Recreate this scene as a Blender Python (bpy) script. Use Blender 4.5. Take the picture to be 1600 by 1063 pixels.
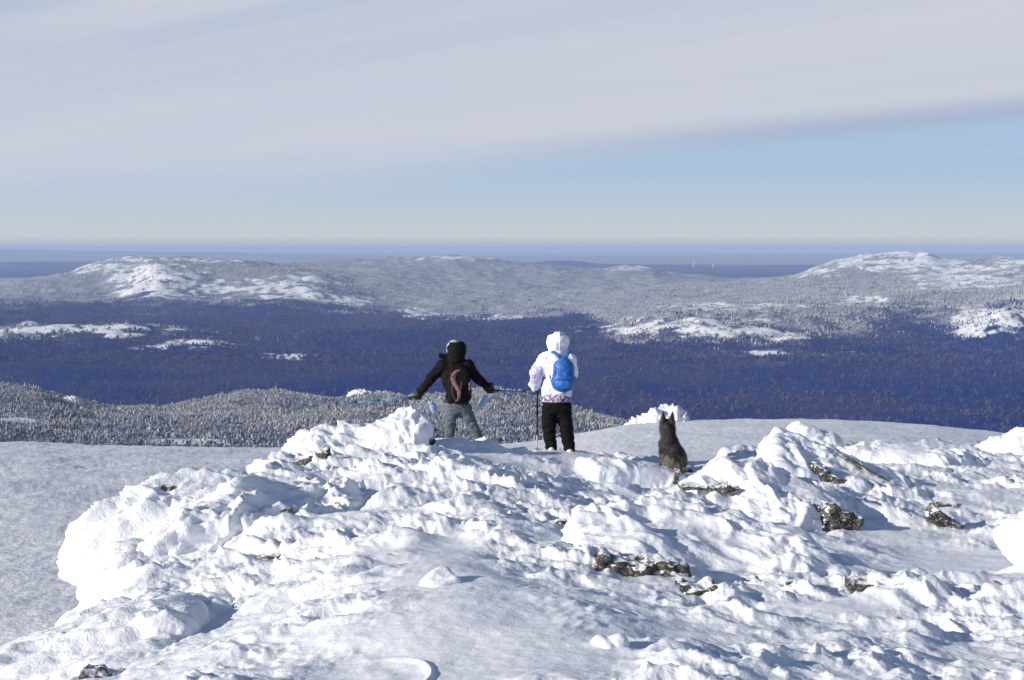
import bpy, math, random
import numpy as np
from mathutils import Vector, Matrix, Euler
for o in list(bpy.data.objects): bpy.data.objects.remove(o)
S = bpy.context.scene
COL = S.collection
rng = np.random.default_rng(7)
R = math.radians
# ------------------------------------------------------------------ camera
F = 2222.0                                   # focal length in photo pixels (photo 1600 wide)
PITCH = math.atan((531.5 - 385.0) / F)       # level line at row 385
cam_d = bpy.data.cameras.new('camera')
cam = bpy.data.objects.new('camera', cam_d); COL.objects.link(cam)
cam_d.sensor_width = 36.0; cam_d.lens = 36.0 * F / 1600.0
cam_d.clip_start = 0.1; cam_d.clip_end = 300000
cam.location = (0, 0, 0); cam.rotation_euler = (R(90) - PITCH, 0, 0)
S.camera = cam
S.view_settings.view_transform = 'Standard'; S.view_settings.look = 'None'
S.view_settings.exposure = 0.15; S.view_settings.gamma = 1.0
S.view_settings.use_curve_mapping = False
S.cycles.volume_bounces = 1; S.cycles.max_bounces = 6; S.cycles.diffuse_bounces = 3
S.cycles.use_adaptive_sampling = True

# ------------------------------------------------------------------ sun
SUN_EL, SUN_AZ = R(19), R(-117)              # azimuth from +Y, clockwise: low on the left, a little behind the camera
sd = Vector((math.sin(SUN_AZ) * math.cos(SUN_EL), math.cos(SUN_AZ) * math.cos(SUN_EL), math.sin(SUN_EL)))
sl = bpy.data.lights.new('sun', 'SUN'); sl.energy = 4.7; sl.angle = R(0.5); sl.color = (1.0, 0.93, 0.82)
so = bpy.data.objects.new('sun', sl); COL.objects.link(so)
so.rotation_euler = sd.to_track_quat('Z', 'Y').to_euler(); so.location = (-20, -5, 20)

# ------------------------------------------------------------------ node helper
class NT:
    def __init__(s, tree): s.t = tree; s.n = tree.nodes; s.l = tree.links
    def new(s, typ, **kw):
        n = s.n.new(typ)
        for k, v in kw.items(): setattr(n, k, v)
        return n
    def put(s, sock, v):
        if isinstance(v, bpy.types.NodeSocket): s.l.new(v, sock)
        elif v is not None:
            if isinstance(v, (tuple, list)) and sock.type == 'RGBA' and len(v) == 3: v = (*v, 1)
            sock.default_value = v
    def m(s, op, a, b=None, c=None, clamp=False):
        n = s.new('ShaderNodeMath', operation=op, use_clamp=clamp)
        s.put(n.inputs[0], a); s.put(n.inputs[1], b); s.put(n.inputs[2], c)
        return n.outputs[0]
    def noise(s, vec, scale, detail=3, rough=.5, dist=0, out=0, dims='3D'):
        n = s.new('ShaderNodeTexNoise', noise_dimensions=dims)
        s.put(n.inputs['Vector'], vec); s.put(n.inputs['Scale'], scale); s.put(n.inputs['Detail'], detail)
        s.put(n.inputs['Roughness'], rough); s.put(n.inputs['Distortion'], dist)
        return n.outputs[out]
    def ramp(s, f, a, b):
        n = s.new('ShaderNodeMapRange', interpolation_type='SMOOTHSTEP')
        s.put(n.inputs[0], f); s.put(n.inputs[1], a); s.put(n.inputs[2], b)
        return n.outputs[0]
    def mix(s, f, a, b):
        n = s.new('ShaderNodeMix', data_type='RGBA')
        s.put(n.inputs[0], f); s.put(n.inputs[6], a); s.put(n.inputs[7], b)
        return n.outputs[2]
    def vec(s, x, y, z):
        n = s.new('ShaderNodeCombineXYZ'); s.put(n.inputs[0], x); s.put(n.inputs[1], y); s.put(n.inputs[2], z)
        return n.outputs[0]
    def mapping(s, v, scale=(1, 1, 1), rot=(0, 0, 0), loc=(0, 0, 0)):
        n = s.new('ShaderNodeMapping'); s.put(n.inputs[0], v)
        n.inputs['Scale'].default_value = scale; n.inputs['Rotation'].default_value = rot; n.inputs['Location'].default_value = loc
        return n.outputs[0]
    def bump(s, h, strength=.5, dist=.02):
        n = s.new('ShaderNodeBump'); s.put(n.inputs['Height'], h)
        n.inputs['Strength'].default_value = strength; n.inputs['Distance'].default_value = dist
        return n.outputs[0]

# ------------------------------------------------------------------ sky
W = bpy.data.worlds.new('World'); S.world = W; W.use_nodes = True
W.node_tree.nodes.clear()
w = NT(W.node_tree)
SKY = 0.09
sky = w.new('ShaderNodeTexSky', sky_type='NISHITA'); sky.sun_disc = False
sky.sun_elevation = SUN_EL; sky.sun_rotation = SUN_AZ; sky.altitude = 900; sky.air_density = 1.0; sky.dust_density = 0.6; sky.ozone_density = 4.0
tc = w.new('ShaderNodeTexCoord')
sep = w.new('ShaderNodeSeparateXYZ'); w.l.new(tc.outputs['Generated'], sep.inputs[0])
dx, dy, dz = sep.outputs
den = w.m('ADD', w.m('ABSOLUTE', dz), 0.045)
pv = w.vec(w.m('DIVIDE', dx, den), w.m('DIVIDE', dy, den), 0)
pvo = w.mapping(pv, rot=(0, 0, R(42)))
pvr = w.mapping(pvo, scale=(0.05, 0.26, 1))
st1 = w.noise(pvr, 1.0, 5, .55, .6)
st2 = w.noise(w.mapping(pvo, scale=(.20, 1.5, 1)), 1.0, 5, .62, .5)
st = w.m('ADD', w.m('MULTIPLY', st1, .7), w.m('MULTIPLY', st2, .3))
edge = w.m('ADD', w.m('MULTIPLY', dx, .072), .0600)
e = w.m('SUBTRACT', w.m('ADD', dz, w.m('MULTIPLY', w.m('SUBTRACT', st, .5), .010)), edge)
soft = w.m('ADD', w.m('MULTIPLY', w.ramp(dx, .35, -.25), .024), .005)      # hard rim on the right, feathered on the left
cl = w.ramp(w.m('DIVIDE', e, soft), -1.0, 1.0)
K = 1.0 / SKY
def kc(c): return tuple(v * K for v in c)
cream = kc((.565, .580, .630)); grey = kc((.475, .525, .64)); blue = kc((.38, .45, .60)); rim = kc((.25, .34, .53))
cc = w.mix(w.ramp(st, .28, .72), grey, cream)
up = w.ramp(w.m('ADD', dz, w.m('MULTIPLY', dx, -.12)), .10, .21)
cc = w.mix(w.m('MULTIPLY', up, w.ramp(st, .60, .36)), cc, blue)
rimf = w.m('MULTIPLY', w.ramp(e, .022, .002), w.ramp(dx, -.14, .22))
cc = w.mix(w.m('MULTIPLY', rimf, .6), cc, rim)
clear = w.mix(w.ramp(dz, .060, .004), kc((.36, .49, .655)), kc((.50, .545, .585)))
clear = w.mix(w.m('MULTIPLY', w.ramp(w.noise(w.mapping(pv, scale=(.05, .5, 1), rot=(0, 0, R(-10))), 1, 4, .6), .45, .75), .22), clear, kc((.50, .53, .59)))
clear = w.mix(w.ramp(dz, .008, .001), clear, kc((.39, .45, .56)))
base = w.mix(w.ramp(dz, .16, .06), sky.outputs[0], clear)
fin = w.mix(w.m('MULTIPLY', cl, w.ramp(dz, .42, .26)), base, cc)
bg = w.new('ShaderNodeBackground'); w.l.new(fin, bg.inputs[0]); bg.inputs[1].default_value = SKY
out = w.new('ShaderNodeOutputWorld'); w.l.new(bg.outputs[0], out.inputs[0])

# ------------------------------------------------------------------ projection helpers (pixel of the photo + distance -> place)
CP, SP = math.cos(PITCH), math.sin(PITCH)
def T(py): return np.tan(np.arctan((531.5 - np.asarray(py, float)) / F) - PITCH)
def P(px, py, d):
    z = d * float(T(py)); D = d * CP - z * SP
    return np.array([(px - 800.0) / F * D, d, z])

# ------------------------------------------------------------------ numpy noise
def _h(i, j, k, s):
    n = (i.astype(np.uint32) * np.uint32(374761393)) ^ (j.astype(np.uint32) * np.uint32(668265263)) ^ (k.astype(np.uint32) * np.uint32(2246822519)) ^ np.uint32((s * 3266489917) & 0xffffffff)
    n = (n ^ (n >> np.uint32(13))) * np.uint32(1274126177)
    n = (n ^ (n >> np.uint32(15))) * np.uint32(2654435761)
    return n ^ (n >> np.uint32(16))
G3 = np.array([(1,1,0),(-1,1,0),(1,-1,0),(-1,-1,0),(1,0,1),(-1,0,1),(1,0,-1),(-1,0,-1),(0,1,1),(0,-1,1),(0,1,-1),(0,-1,-1),(1,1,0),(-1,1,0),(0,-1,1),(0,-1,-1)], np.float32)
def perlin(p, s=0):
    p = np.asarray(p, np.float32); b = np.floor(p); f = p - b; b = b.astype(np.int32)
    u = f * f * f * (f * (f * 6 - 15) + 10); r = 0
    for i in (0, 1):
        wx = u[:, 0] if i else 1 - u[:, 0]
        for j in (0, 1):
            wy = u[:, 1] if j else 1 - u[:, 1]
            for k in (0, 1):
                wz = u[:, 2] if k else 1 - u[:, 2]
                g = G3[_h(b[:, 0] + i, b[:, 1] + j, b[:, 2] + k, s) & np.uint32(15)]
                r = r + wx * wy * wz * (g[:, 0] * (f[:, 0] - i) + g[:, 1] * (f[:, 1] - j) + g[:, 2] * (f[:, 2] - k))
    return r
def fbm(p, o=4, s=0, g=.5):
    r = 0; a = 1
    for q in range(o): r = r + a * perlin(p * (2.03 ** q) + q * 7.3, s + q); a *= g
    return r
def worley(p, s=0):
    p = np.asarray(p, np.float32); b = np.floor(p).astype(np.int32); f = p - b
    m = np.full(len(p), 9., np.float32)
    for i in (-1, 0, 1):
        for j in (-1, 0, 1):
            for k in (-1, 0, 1):
                h = _h(b[:, 0] + i, b[:, 1] + j, b[:, 2] + k, s)
                x = (h & np.uint32(1023)).astype(np.float32) / 1023 + i - f[:, 0]
                y = ((h >> np.uint32(10)) & np.uint32(1023)).astype(np.float32) / 1023 + j - f[:, 1]
                z = ((h >> np.uint32(20)) & np.uint32(1023)).astype(np.float32) / 1023 + k - f[:, 2]
                m = np.minimum(m, x * x + y * y + z * z)
    return np.sqrt(m)
def sm(x, a, b):
    t = np.clip((x - a) / (b - a), 0, 1); return t * t * (3 - 2 * t)

# ------------------------------------------------------------------ mesh helpers
def link(o, parent=None):
    COL.objects.link(o)
    if parent is not None: o.parent = parent
    return o
def mesh_obj(name, V, Fc, mat, parent=None, smooth=True):
    me = bpy.data.meshes.new(name)
    V = np.asarray(V, np.float32); Fc = np.asarray(Fc, np.int32) if not isinstance(Fc, list) else Fc
    if isinstance(Fc, list): me.from_pydata(V.tolist(), [], Fc)
    else:
        n = Fc.shape[1]
        me.vertices.add(len(V)); me.vertices.foreach_set('co', V.ravel())
        me.loops.add(Fc.size); me.loops.foreach_set('vertex_index', Fc.ravel())
        me.polygons.add(len(Fc)); me.polygons.foreach_set('loop_start', np.arange(0, Fc.size, n, dtype=np.int32))
        me.update(calc_edges=True)
    if smooth: me.polygons.foreach_set('use_smooth', np.ones(len(me.polygons), bool))
    me.validate(); me.update()
    if mat: me.materials.append(mat)
    return link(bpy.data.objects.new(name, me), parent)
def tag(o, label=None, cat=None, group=None, kind=None):
    if label: o['label'] = label
    if cat: o['category'] = cat
    if group: o['group'] = group
    if kind: o['kind'] = kind
    return o
def empty(name, loc, label, cat, group=None, rz=0):
    o = bpy.data.objects.new(name, None); COL.objects.link(o); o.location = loc; o.rotation_euler = (0, 0, rz); o.empty_display_size = .2
    return tag(o, label, cat, group)
def grid_faces(nr, nc):
    i = np.arange(nr - 1)[:, None] * nc + np.arange(nc - 1)[None, :]
    return np.stack([i, i + 1, i + 1 + nc, i + nc], -1).reshape(-1, 4)
def attr(o, name, v):
    a = o.data.attributes.new(name, 'FLOAT', 'POINT'); a.data.foreach_set('value', np.asarray(v, np.float32).ravel())
def nets(f, lo, hi, res):
    """surface nets of the signed distance f"""
    lo = np.array(lo, float); hi = np.array(hi, float)
    n = np.ceil((hi - lo) / res).astype(int) + 1
    ax = [lo[k] + np.arange(n[k]) * res for k in range(3)]
    X = np.stack(np.meshgrid(*ax, indexing='ij'), -1).reshape(-1, 3).astype(np.float32)
    V = f(X).reshape(n).astype(np.float32)
    s = V < 0
    c = np.zeros((n[0]-1, n[1]-1, n[2]-1), int)
    corners = [(i, j, k) for i in (0, 1) for j in (0, 1) for k in (0, 1)]
    sl_ = lambda A, q: A[q[0]:A.shape[0]-1+q[0], q[1]:A.shape[1]-1+q[1], q[2]:A.shape[2]-1+q[2]]
    for q in corners: c += sl_(s, q)
    act = (c > 0) & (c < 8)
    idx = -np.ones(act.shape, int); idx[act] = np.arange(act.sum())
    I = np.argwhere(act).astype(float)
    acc = np.zeros_like(I); cnt = np.zeros(len(I))
    vals = {q: sl_(V, q)[act] for q in corners}
    for a in corners:
        for d in range(3):
            if a[d] == 0:
                b = list(a); b[d] = 1; b = tuple(b)
                va, vb = vals[a], vals[b]; mk = (va < 0) != (vb < 0)
                t = np.where(mk, va / np.where(mk, va - vb, 1), 0)
                pt = np.array(a, float)[None, :] + t[:, None] * (np.array(b) - np.array(a))[None, :]
                acc += np.where(mk[:, None], pt, 0); cnt += mk
    Vt = lo + (I + acc / cnt[:, None]) * res
    quads = []
    for d in range(3):
        o1, o2 = [(1, 2), (2, 0), (0, 1)][d]
        A = s; sh = [slice(None)] * 3; sh2 = [slice(None)] * 3
        sh[d] = slice(0, -1); sh2[d] = slice(1, None)
        for q in (o1, o2): sh[q] = slice(1, -1); sh2[q] = slice(1, -1)
        a, b = A[tuple(sh)], A[tuple(sh2)]
        E = np.argwhere(a != b)
        if not len(E): continue
        fl = a[tuple(E.T)]
        def cell(u, v):
            C = E.copy(); C[:, o1] += 1 - u; C[:, o2] += 1 - v
            return idx[tuple(C.T)]
        q = np.stack([cell(1, 1), cell(0, 1), cell(0, 0), cell(1, 0)], -1)
        q[~fl] = q[~fl][:, ::-1]
        quads.append(q)
    return Vt, np.concatenate(quads)
def cap(p, a, b, ra, rb=None):
    rb = ra if rb is None else rb
    a = np.asarray(a, float); b = np.asarray(b, float); d = b - a
    t = np.clip((p - a) @ d / max(d @ d, 1e-9), 0, 1)
    return np.linalg.norm(p - a - t[:, None] * d, axis=1) - (ra + (rb - ra) * t)
def rotm(rx=0, ry=0, rz=0): return np.array(Euler((R(rx), R(ry), R(rz))).to_matrix())
def ell(p, c, r, rot=None):
    q = p - np.asarray(c, float)
    if rot is not None: q = q @ rot
    r = np.asarray(r, float); k0 = np.linalg.norm(q / r, axis=1); k1 = np.linalg.norm(q / (r * r), axis=1)
    return k0 * (k0 - 1) / np.maximum(k1, 1e-6)
def box(p, c, h, rd, rot=None):
    q = p - np.asarray(c, float)
    if rot is not None: q = q @ rot
    q = np.abs(q) - (np.asarray(h, float) - rd)
    return np.linalg.norm(np.maximum(q, 0), axis=1) + np.minimum(q.max(1), 0) - rd
def smin(a, b, k):
    h = np.clip(.5 + .5 * (b - a) / k, 0, 1); return b + (a - b) * h - k * h * (1 - h)
def U(k, *ds):
    r = ds[0]
    for d in ds[1:]: r = smin(r, d, k)
    return r
def chain(p, pts, rs, k=.02):
    r = None
    for i in range(len(pts) - 1):
        d = cap(p, pts[i], pts[i+1], rs[i], rs[i+1]); r = d if r is None else smin(r, d, k)
    return r
def tube(path, rad, n=8):
    """tapered tube through points -> verts, faces"""
    path = [Vector(q) for q in path]; rad = rad if isinstance(rad, (list, tuple)) else [rad] * len(path)
    V = []; Fc = []
    for i, q in enumerate(path):
        t = (path[min(i+1, len(path)-1)] - path[max(i-1, 0)]).normalized()
        u = t.orthogonal().normalized() if i == 0 else (u - t * u.dot(t)).normalized()
        v = t.cross(u)
        for k in range(n):
            a = 2 * math.pi * k / n; V.append(q + (u * math.cos(a) + v * math.sin(a)) * rad[i])
    for i in range(len(path) - 1):
        for k in range(n): Fc.append([i*n+k, i*n+(k+1) % n, (i+1)*n+(k+1) % n, (i+1)*n+k])
    Fc.append(list(range(n))[::-1]); Fc.append([(len(path)-1)*n+k for k in range(n)])
    return [tuple(q) for q in V], Fc

# ------------------------------------------------------------------ materials
def new_mat(name):
    m = bpy.data.materials.new(name); m.use_nodes = True; m.node_tree.nodes.clear()
    t = NT(m.node_tree); b = t.new('ShaderNodeBsdfPrincipled'); o = t.new('ShaderNodeOutputMaterial'); t.l.new(b.outputs[0], o.inputs[0])
    b.inputs['Roughness'].default_value = .8
    return m, t, b
def snow_mat():
    m, t, b = new_mat('snow')
    pos = t.new('ShaderNodeNewGeometry').outputs['Position']
    n1 = t.noise(pos, 2.2, 4, .6); n2 = t.noise(pos, 26, 4, .6); n3 = t.noise(pos, 80, 2, .6)
    t.put(b.inputs['Base Color'], t.mix(t.ramp(n1, .35, .7), (.87, .89, .93), (.82, .85, .91)))
    b.inputs['Roughness'].default_value = .55
    b.inputs['Specular IOR Level'].default_value = .35
    cr = t.new('ShaderNodeAttribute', attribute_name='crust').outputs['Fac']
    rd = lambda n: t.m('SUBTRACT', 1.0, t.m('MULTIPLY', t.m('ABSOLUTE', t.m('SUBTRACT', n, .5)), 5.0))
    r1 = rd(t.noise(pos, 9, 3, .55, .6)); r2 = rd(t.noise(pos, 22, 3, .6, .4))
    h = t.m('ADD', t.m('MULTIPLY', n2, .45), t.m('MULTIPLY', n3, .15))
    h = t.m('ADD', h, t.m('MULTIPLY', cr, t.m('ADD', t.m('MULTIPLY', r1, .22), t.m('MULTIPLY', r2, .16))))
    t.put(b.inputs['Normal'], t.bump(h, .55, .024))
    return m
def plain_mat():
    m, t, b = new_mat('wind_crust_snow')
    pos = t.new('ShaderNodeNewGeometry').outputs['Position']
    n1 = t.noise(pos, .35, 4, .6); n2 = t.noise(t.mapping(pos, (1, 1, 1)), 5, 5, .7); n3 = t.noise(pos, 1.4, 4, .65)
    t.put(b.inputs['Base Color'], t.mix(t.ramp(n1, .35, .7), (.86, .88, .92), (.76, .80, .87)))
    b.inputs['Roughness'].default_value = .6
    n4 = t.noise(pos, 16, 5, .75); c = b.inputs['Base Color'].links[0].from_socket; t.put(b.inputs['Base Color'], t.mix(t.m('MULTIPLY', t.ramp(n4, .56, .70), .30), c, (.42, .44, .50)))
    h = t.m('ADD', t.m('ADD', t.m('MULTIPLY', n2, .6), t.m('MULTIPLY', n3, 1.0)), t.m('MULTIPLY', n4, .35))
    t.put(b.inputs['Normal'], t.bump(h, .8, .13))
    return m
def rock_mat():
    m, t, b = new_mat('lichen_rock')
    g = t.new('ShaderNodeNewGeometry'); pos = g.outputs['Position']
    n1 = t.noise(pos, 7, 5, .65); n2 = t.noise(pos, 3.0, 3, .5, .5); n3 = t.noise(pos, 26, 4, .7); n4 = t.noise(pos, 12, 4, .6, .4)
    c = t.mix(t.ramp(n1, .38, .62), (.022, .020, .018), (.10, .09, .078))
    c = t.mix(t.m('MULTIPLY', t.ramp(n2, .54, .66), t.ramp(n3, .40, .55)), c, (.12, .125, .055))
    c = t.mix(t.m('MULTIPLY', t.ramp(n3, .52, .66), .8), c, (.24, .235, .21))
    s = t.new('ShaderNodeSeparateXYZ'); t.l.new(g.outputs['Normal'], s.inputs[0])
    up = t.m('ADD', s.outputs[2], t.m('MULTIPLY', t.m('SUBTRACT', n4, .5), 2.2))
    c = t.mix(t.ramp(up, .62, .85), c, (.86, .87, .90))
    c = t.mix(t.m('MULTIPLY', t.ramp(t.noise(pos, 45, 3, .7), .58, .66), .85), c, (.80, .82, .86))
    t.put(b.inputs['Base Color'], c)
    t.put(b.inputs['Normal'], t.bump(t.m('ADD', n1, t.m('MULTIPLY', n3, .6)), .8, .05))
    b.inputs['Roughness'].default_value = .9
    return m
def cloth(name, c1, c2=None, scale=30, rough=.85, bump=.3, bd=.01, thr=(.4, .6), spec=.3):
    m, t, b = new_mat(name)
    co = t.new('ShaderNodeTexCoord').outputs['Object']
    n = t.noise(co, scale, 3, .6)
    t.put(b.inputs['Base Color'], t.mix(t.ramp(n, *thr), c1, c2 or tuple(v * .8 for v in c1)))
    b.inputs['Roughness'].default_value = rough; b.inputs['Specular IOR Level'].default_value = spec
    t.put(b.inputs['Normal'], t.bump(t.noise(co, scale * 1.5, 3), bump, bd))
    return m
SNOW = snow_mat(); PLAIN = plain_mat(); ROCK = rock_mat()

# ------------------------------------------------------------------ lie of the land
def tab(px, pts, w=16):
    a = np.array(pts, float); o = np.arange(-3, 4); k = 4. - np.abs(o); k /= k.sum()
    return sum(kk * np.interp(px + oo * w / 3, a[:, 0], a[:, 1]) for oo, kk in zip(o, k))
EDGE_R = [(-600, 70), (0, 75), (430, 78), (700, 95), (1000, 125), (1600, 130), (2200, 130)]
EDGE_Y = [(-600, 690), (0, 694), (60, 692), (120, 697), (430, 700), (800, 696), (900, 681), (980, 664), (1090, 658), (1300, 656), (1450, 665), (1560, 677), (1700, 690), (2200, 700)]
def knots(px):
    """list of (r, z) arrays along each bearing, r = distance ahead of the camera"""
    o = np.ones_like(px); K_ = []
    def zk(r, z): K_.append((r * o, z * o))
    def yk(r, pts): K_.append((r * o, r * T(tab(px, pts)) if not callable(pts) else pts))
    er = tab(px, EDGE_R, 170); ey = T(tab(px, EDGE_Y, 60))
    zk(1, -3.0); zk(5, -3.3); zk(16, -4.5); K_.append((.55 * er, .55 * er * (ey - .019))); K_.append((.8 * er, .8 * er * (ey - .004))); K_.append((er, er * ey))
    K_.append((1.15 * er, 1.15 * er * (ey - .012))); K_.append((1.5 * er, 1.5 * er * (ey - .045)))
    yk(400, [(0, 800), (2000, 800)]); yk(700, [(0, 726), (600, 722), (950, 735), (1150, 790), (2000, 800)])
    yk(1100, [(0, 663), (120, 672), (400, 668), (600, 664), (800, 668), (900, 682), (980, 698), (1150, 770), (2000, 790)])
    yk(1500, [(-100, 600), (0, 607), (50, 611), (110, 627), (180, 635), (250, 636), (330, 628), (430, 617), (520, 626), (590, 613), (640, 625), (700, 618), (770, 610), (830, 625), (900, 640), (980, 658), (1100, 720), (1700, 760)])
    yk(1750, [(0, 618), (110, 640), (250, 655), (430, 640), (590, 640), (770, 635), (900, 660), (1100, 735), (1700, 770)])
    zk(2500, -430); zk(3400, -452); zk(5200, -452)
    yk(6000, [(0, 546), (200, 546), (400, 547), (600, 548), (800, 548), (900, 546), (945, 533), (1100, 533), (1250, 533), (1350, 541), (1480, 543), (1600, 538), (1800, 530)])
    yk(6500, [(0, 525), (100, 522), (200, 521), (300, 530), (400, 540), (500, 537), (800, 535), (900, 534), (950, 527), (1040, 513), (1100, 512), (1180, 516), (1240, 529), (1350, 527), (1470, 524), (1540, 490), (1570, 476), (1600, 478), (1700, 470)])
    yk(6900, [(-200, 503), (0, 507), (100, 503), (200, 501), (260, 506), (330, 518), (400, 530), (500, 525), (800, 522), (930, 522), (1000, 503), (1060, 492), (1200, 488), (1300, 497), (1400, 500), (1500, 497), (1560, 478), (1600, 468), (1700, 462)])
    yk(7600, [(0, 513), (200, 509), (400, 515), (600, 511), (800, 508), (930, 508), (1000, 490), (1060, 478), (1130, 474), (1200, 469), (1300, 478), (1400, 476), (1500, 474), (1600, 460), (1800, 450)])
    yk(9000, [(0, 492), (300, 490), (600, 498), (680, 498), (800, 506), (900, 496), (1000, 486), (1100, 474), (1200, 466), (1350, 462), (1500, 455), (1600, 446)])
    yk(10200, [(0, 466), (170, 468), (240, 452), (320, 460), (420, 462), (560, 478), (650, 484), (760, 490), (850, 478), (950, 475), (1100, 464), (1250, 453), (1400, 448), (1500, 442), (1600, 433)])
    yk(11000, [(0, 452), (60, 443), (130, 440), (200, 436), (245, 417), (285, 424), (330, 428), (420, 428), (500, 433), (560, 452), (640, 465), (800, 469), (950, 463), (1150, 453), (1250, 443), (1400, 436), (1500, 424), (1600, 416)])
    yk(12500, [(-200, 470), (-100, 462), (0, 452), (65, 440), (130, 415), (190, 402), (260, 402), (370, 407), (480, 420), (560, 438), (700, 450), (900, 452), (1100, 446), (1240, 431), (1300, 409), (1340, 400), (1390, 394), (1450, 397), (1480, 408), (1530, 405), (1560, 401), (1600, 407), (1800, 400)])
    yk(14000, [(0, 455), (130, 435), (300, 418), (480, 426), (700, 436), (900, 440), (1150, 441), (1300, 428), (1500, 418), (1700, 418)])
    yk(16500, [(0, 440), (200, 425), (420, 413), (520, 408), (600, 403), (700, 401), (780, 407), (850, 414), (940, 420), (970, 413), (1010, 418), (1050, 428), (1150, 437), (1240, 436), (1400, 425), (1600, 420)])
    zk(20000, -425); zk(26500, -430)
    yk(28000, [(0, 406), (200, 406), (400, 411), (780, 412), (830, 408), (870, 403), (900, 404), (935, 411), (1000, 412), (1600, 411)])
    zk(29500, -430)
    yk(42000, [(0, 390), (120, 392), (300, 394), (600, 400), (1000, 400), (1400, 398), (1600, 396), (1800, 395)])
    zk(50000, -430); yk(70000, [(0, 396), (300, 394), (700, 397), (1100, 395), (1600, 397)]); zk(110000, -430)
    return np.stack([a for a, _ in K_]), np.stack([b for _, b in K_])
def pchip(Xk, Yk, x):
    """Xk,Yk (K,C); x (Rr,) or (Rr,C) -> (Rr,C)"""
    h = np.diff(Xk, axis=0); dl = np.diff(Yk, axis=0) / h
    w1 = 2 * h[1:] + h[:-1]; w2 = h[1:] + 2 * h[:-1]
    ok = dl[:-1] * dl[1:] > 0
    m = np.zeros_like(Yk)
    with np.errstate(all='ignore'):
        m[1:-1] = np.where(ok, (w1 + w2) / (w1 / dl[:-1] + w2 / dl[1:]), 0)
    m[0] = dl[0]; m[-1] = dl[-1]
    C = Xk.shape[1]; x = np.broadcast_to(x if x.ndim == 2 else x[:, None], (x.shape[0], C))
    out = np.empty(x.shape)
    k = np.zeros(x.shape, int)
    for q in range(1, Xk.shape[0] - 1): k += x >= Xk[q]
    c = np.arange(C)[None, :]
    x0 = Xk[k, c]; hh = h[k, c]; t = np.clip((x - x0) / hh, 0, 1)
    return (2*t**3-3*t**2+1)*Yk[k, c] + (t**3-2*t**2+t)*hh*m[k, c] + (-2*t**3+3*t**2)*Yk[k+1, c] + (t**3-t**2)*hh*m[k+1, c]
def land(tcol, rows):
    """tcol (C,) = x/y per column, rows (Rr,) distances -> z (Rr,C)"""
    px = 800 + F * tcol / CP
    Xk, Yk = knots(px)
    return pchip(np.log(Xk), Yk, np.log(rows))

# the outcrop: heights through hand-placed points
CT = [(-250,1063,6.8),(0,1050,7.2),(200,1063,6.4),(400,1063,6.0),(800,1063,5.6),(1200,1063,5.8),(1600,1063,6.3),(1900,1063,6.5),
 (800,1500,3.0),(200,1500,3.2),(1400,1500,3.2),
 (60,1010,8.0),(200,965,8.4),(400,960,7.8),(560,960,7.2),(700,960,7.0),(900,960,7.2),(1050,965,7.8),(1250,960,8.2),(1450,960,8.2),(1600,950,8.6),
 (200,890,10),(400,880,9.6),(560,880,9.0),(700,890,8.5),(830,880,9.2),(950,880,9.6),(930,918,8.7),(1000,932,8.6),(1090,948,8.5),(1180,930,8.9),(1120,930,8.7),(1300,950,8.3),(1200,880,10.4),(1400,892,11.5),(1560,900,10.6),(1700,900,10.4),
 (260,800,12.4),(400,800,12.2),(560,800,11.8),(700,800,11.6),(820,810,11.7),(930,820,12),(1060,800,13),(1200,830,12.8),(1330,852,13.2),(1450,860,13.2),(1560,842,13.9),(1750,840,13.5),
 (330,762,14),(430,745,15.2),(560,735,15.6),(680,745,14.8),(780,748,14.8),(870,775,14.4),(960,780,15),(1060,785,15.0),(1180,765,16.5),(1330,780,16),(1440,790,16),(1560,775,17),(1700,770,18),
 (480,720,17),(600,705,18),(680,702,18.3),(760,707,18.6),(870,707,19.45),(940,722,19.3),(1000,733,19.5),(900,765,17.3),(1010,772,17.6),(1060,772,16.8),(1150,768,17.2),(1050,736,19.5),(1120,728,20.5),(1200,715,21.5),(1300,712,22.5),(1420,708,24.5),(1540,712,25),(1700,712,26),
 (722,728,20.1),(800,720,21),(640,725,20),(880,716,21.2)]
CT = [(a, b, c * (1 + .13 * float(sm(np.array(680. - a), 0., 480.)) * float(sm(np.array(b), 740., 800.))) if b < 1100 else c) for a, b, c in CT]     # the bank falls away to the left
C3 = np.array([P(*c) for c in CT])
def _rb(a, b): 
    d2 = ((a[:, None, :2] - b[None, :, :2]) ** 2).sum(-1); return np.sqrt(d2 + .35 ** 2)
_A = np.block([[_rb(C3, C3), np.c_[np.ones(len(C3)), C3[:, :2]]], [np.r_[np.ones((1, len(C3))), C3[:, :2].T], np.zeros((3, 3))]])
_w = np.linalg.solve(_A, np.r_[C3[:, 2], 0, 0, 0])
RIM = np.array([(-3.6, -3), (-2.9, 3), (-2.65, 7.4), (-2.75, 9.2), (-3.2, 10.8), (-3.6, 12.2), (-3.5, 14.0), (-3.05, 16), (-2.95, 17.2), (-2.2, 18.6), (-1.6, 20.6), (-.9, 21.6), (.9, 22.0), (1.9, 21.2), (2.7, 20.9), (3.7, 23.6), (5.6, 25.8), (8.6, 29), (10.6, 29), (16, 28), (24, 26), (24, -3)])
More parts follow.
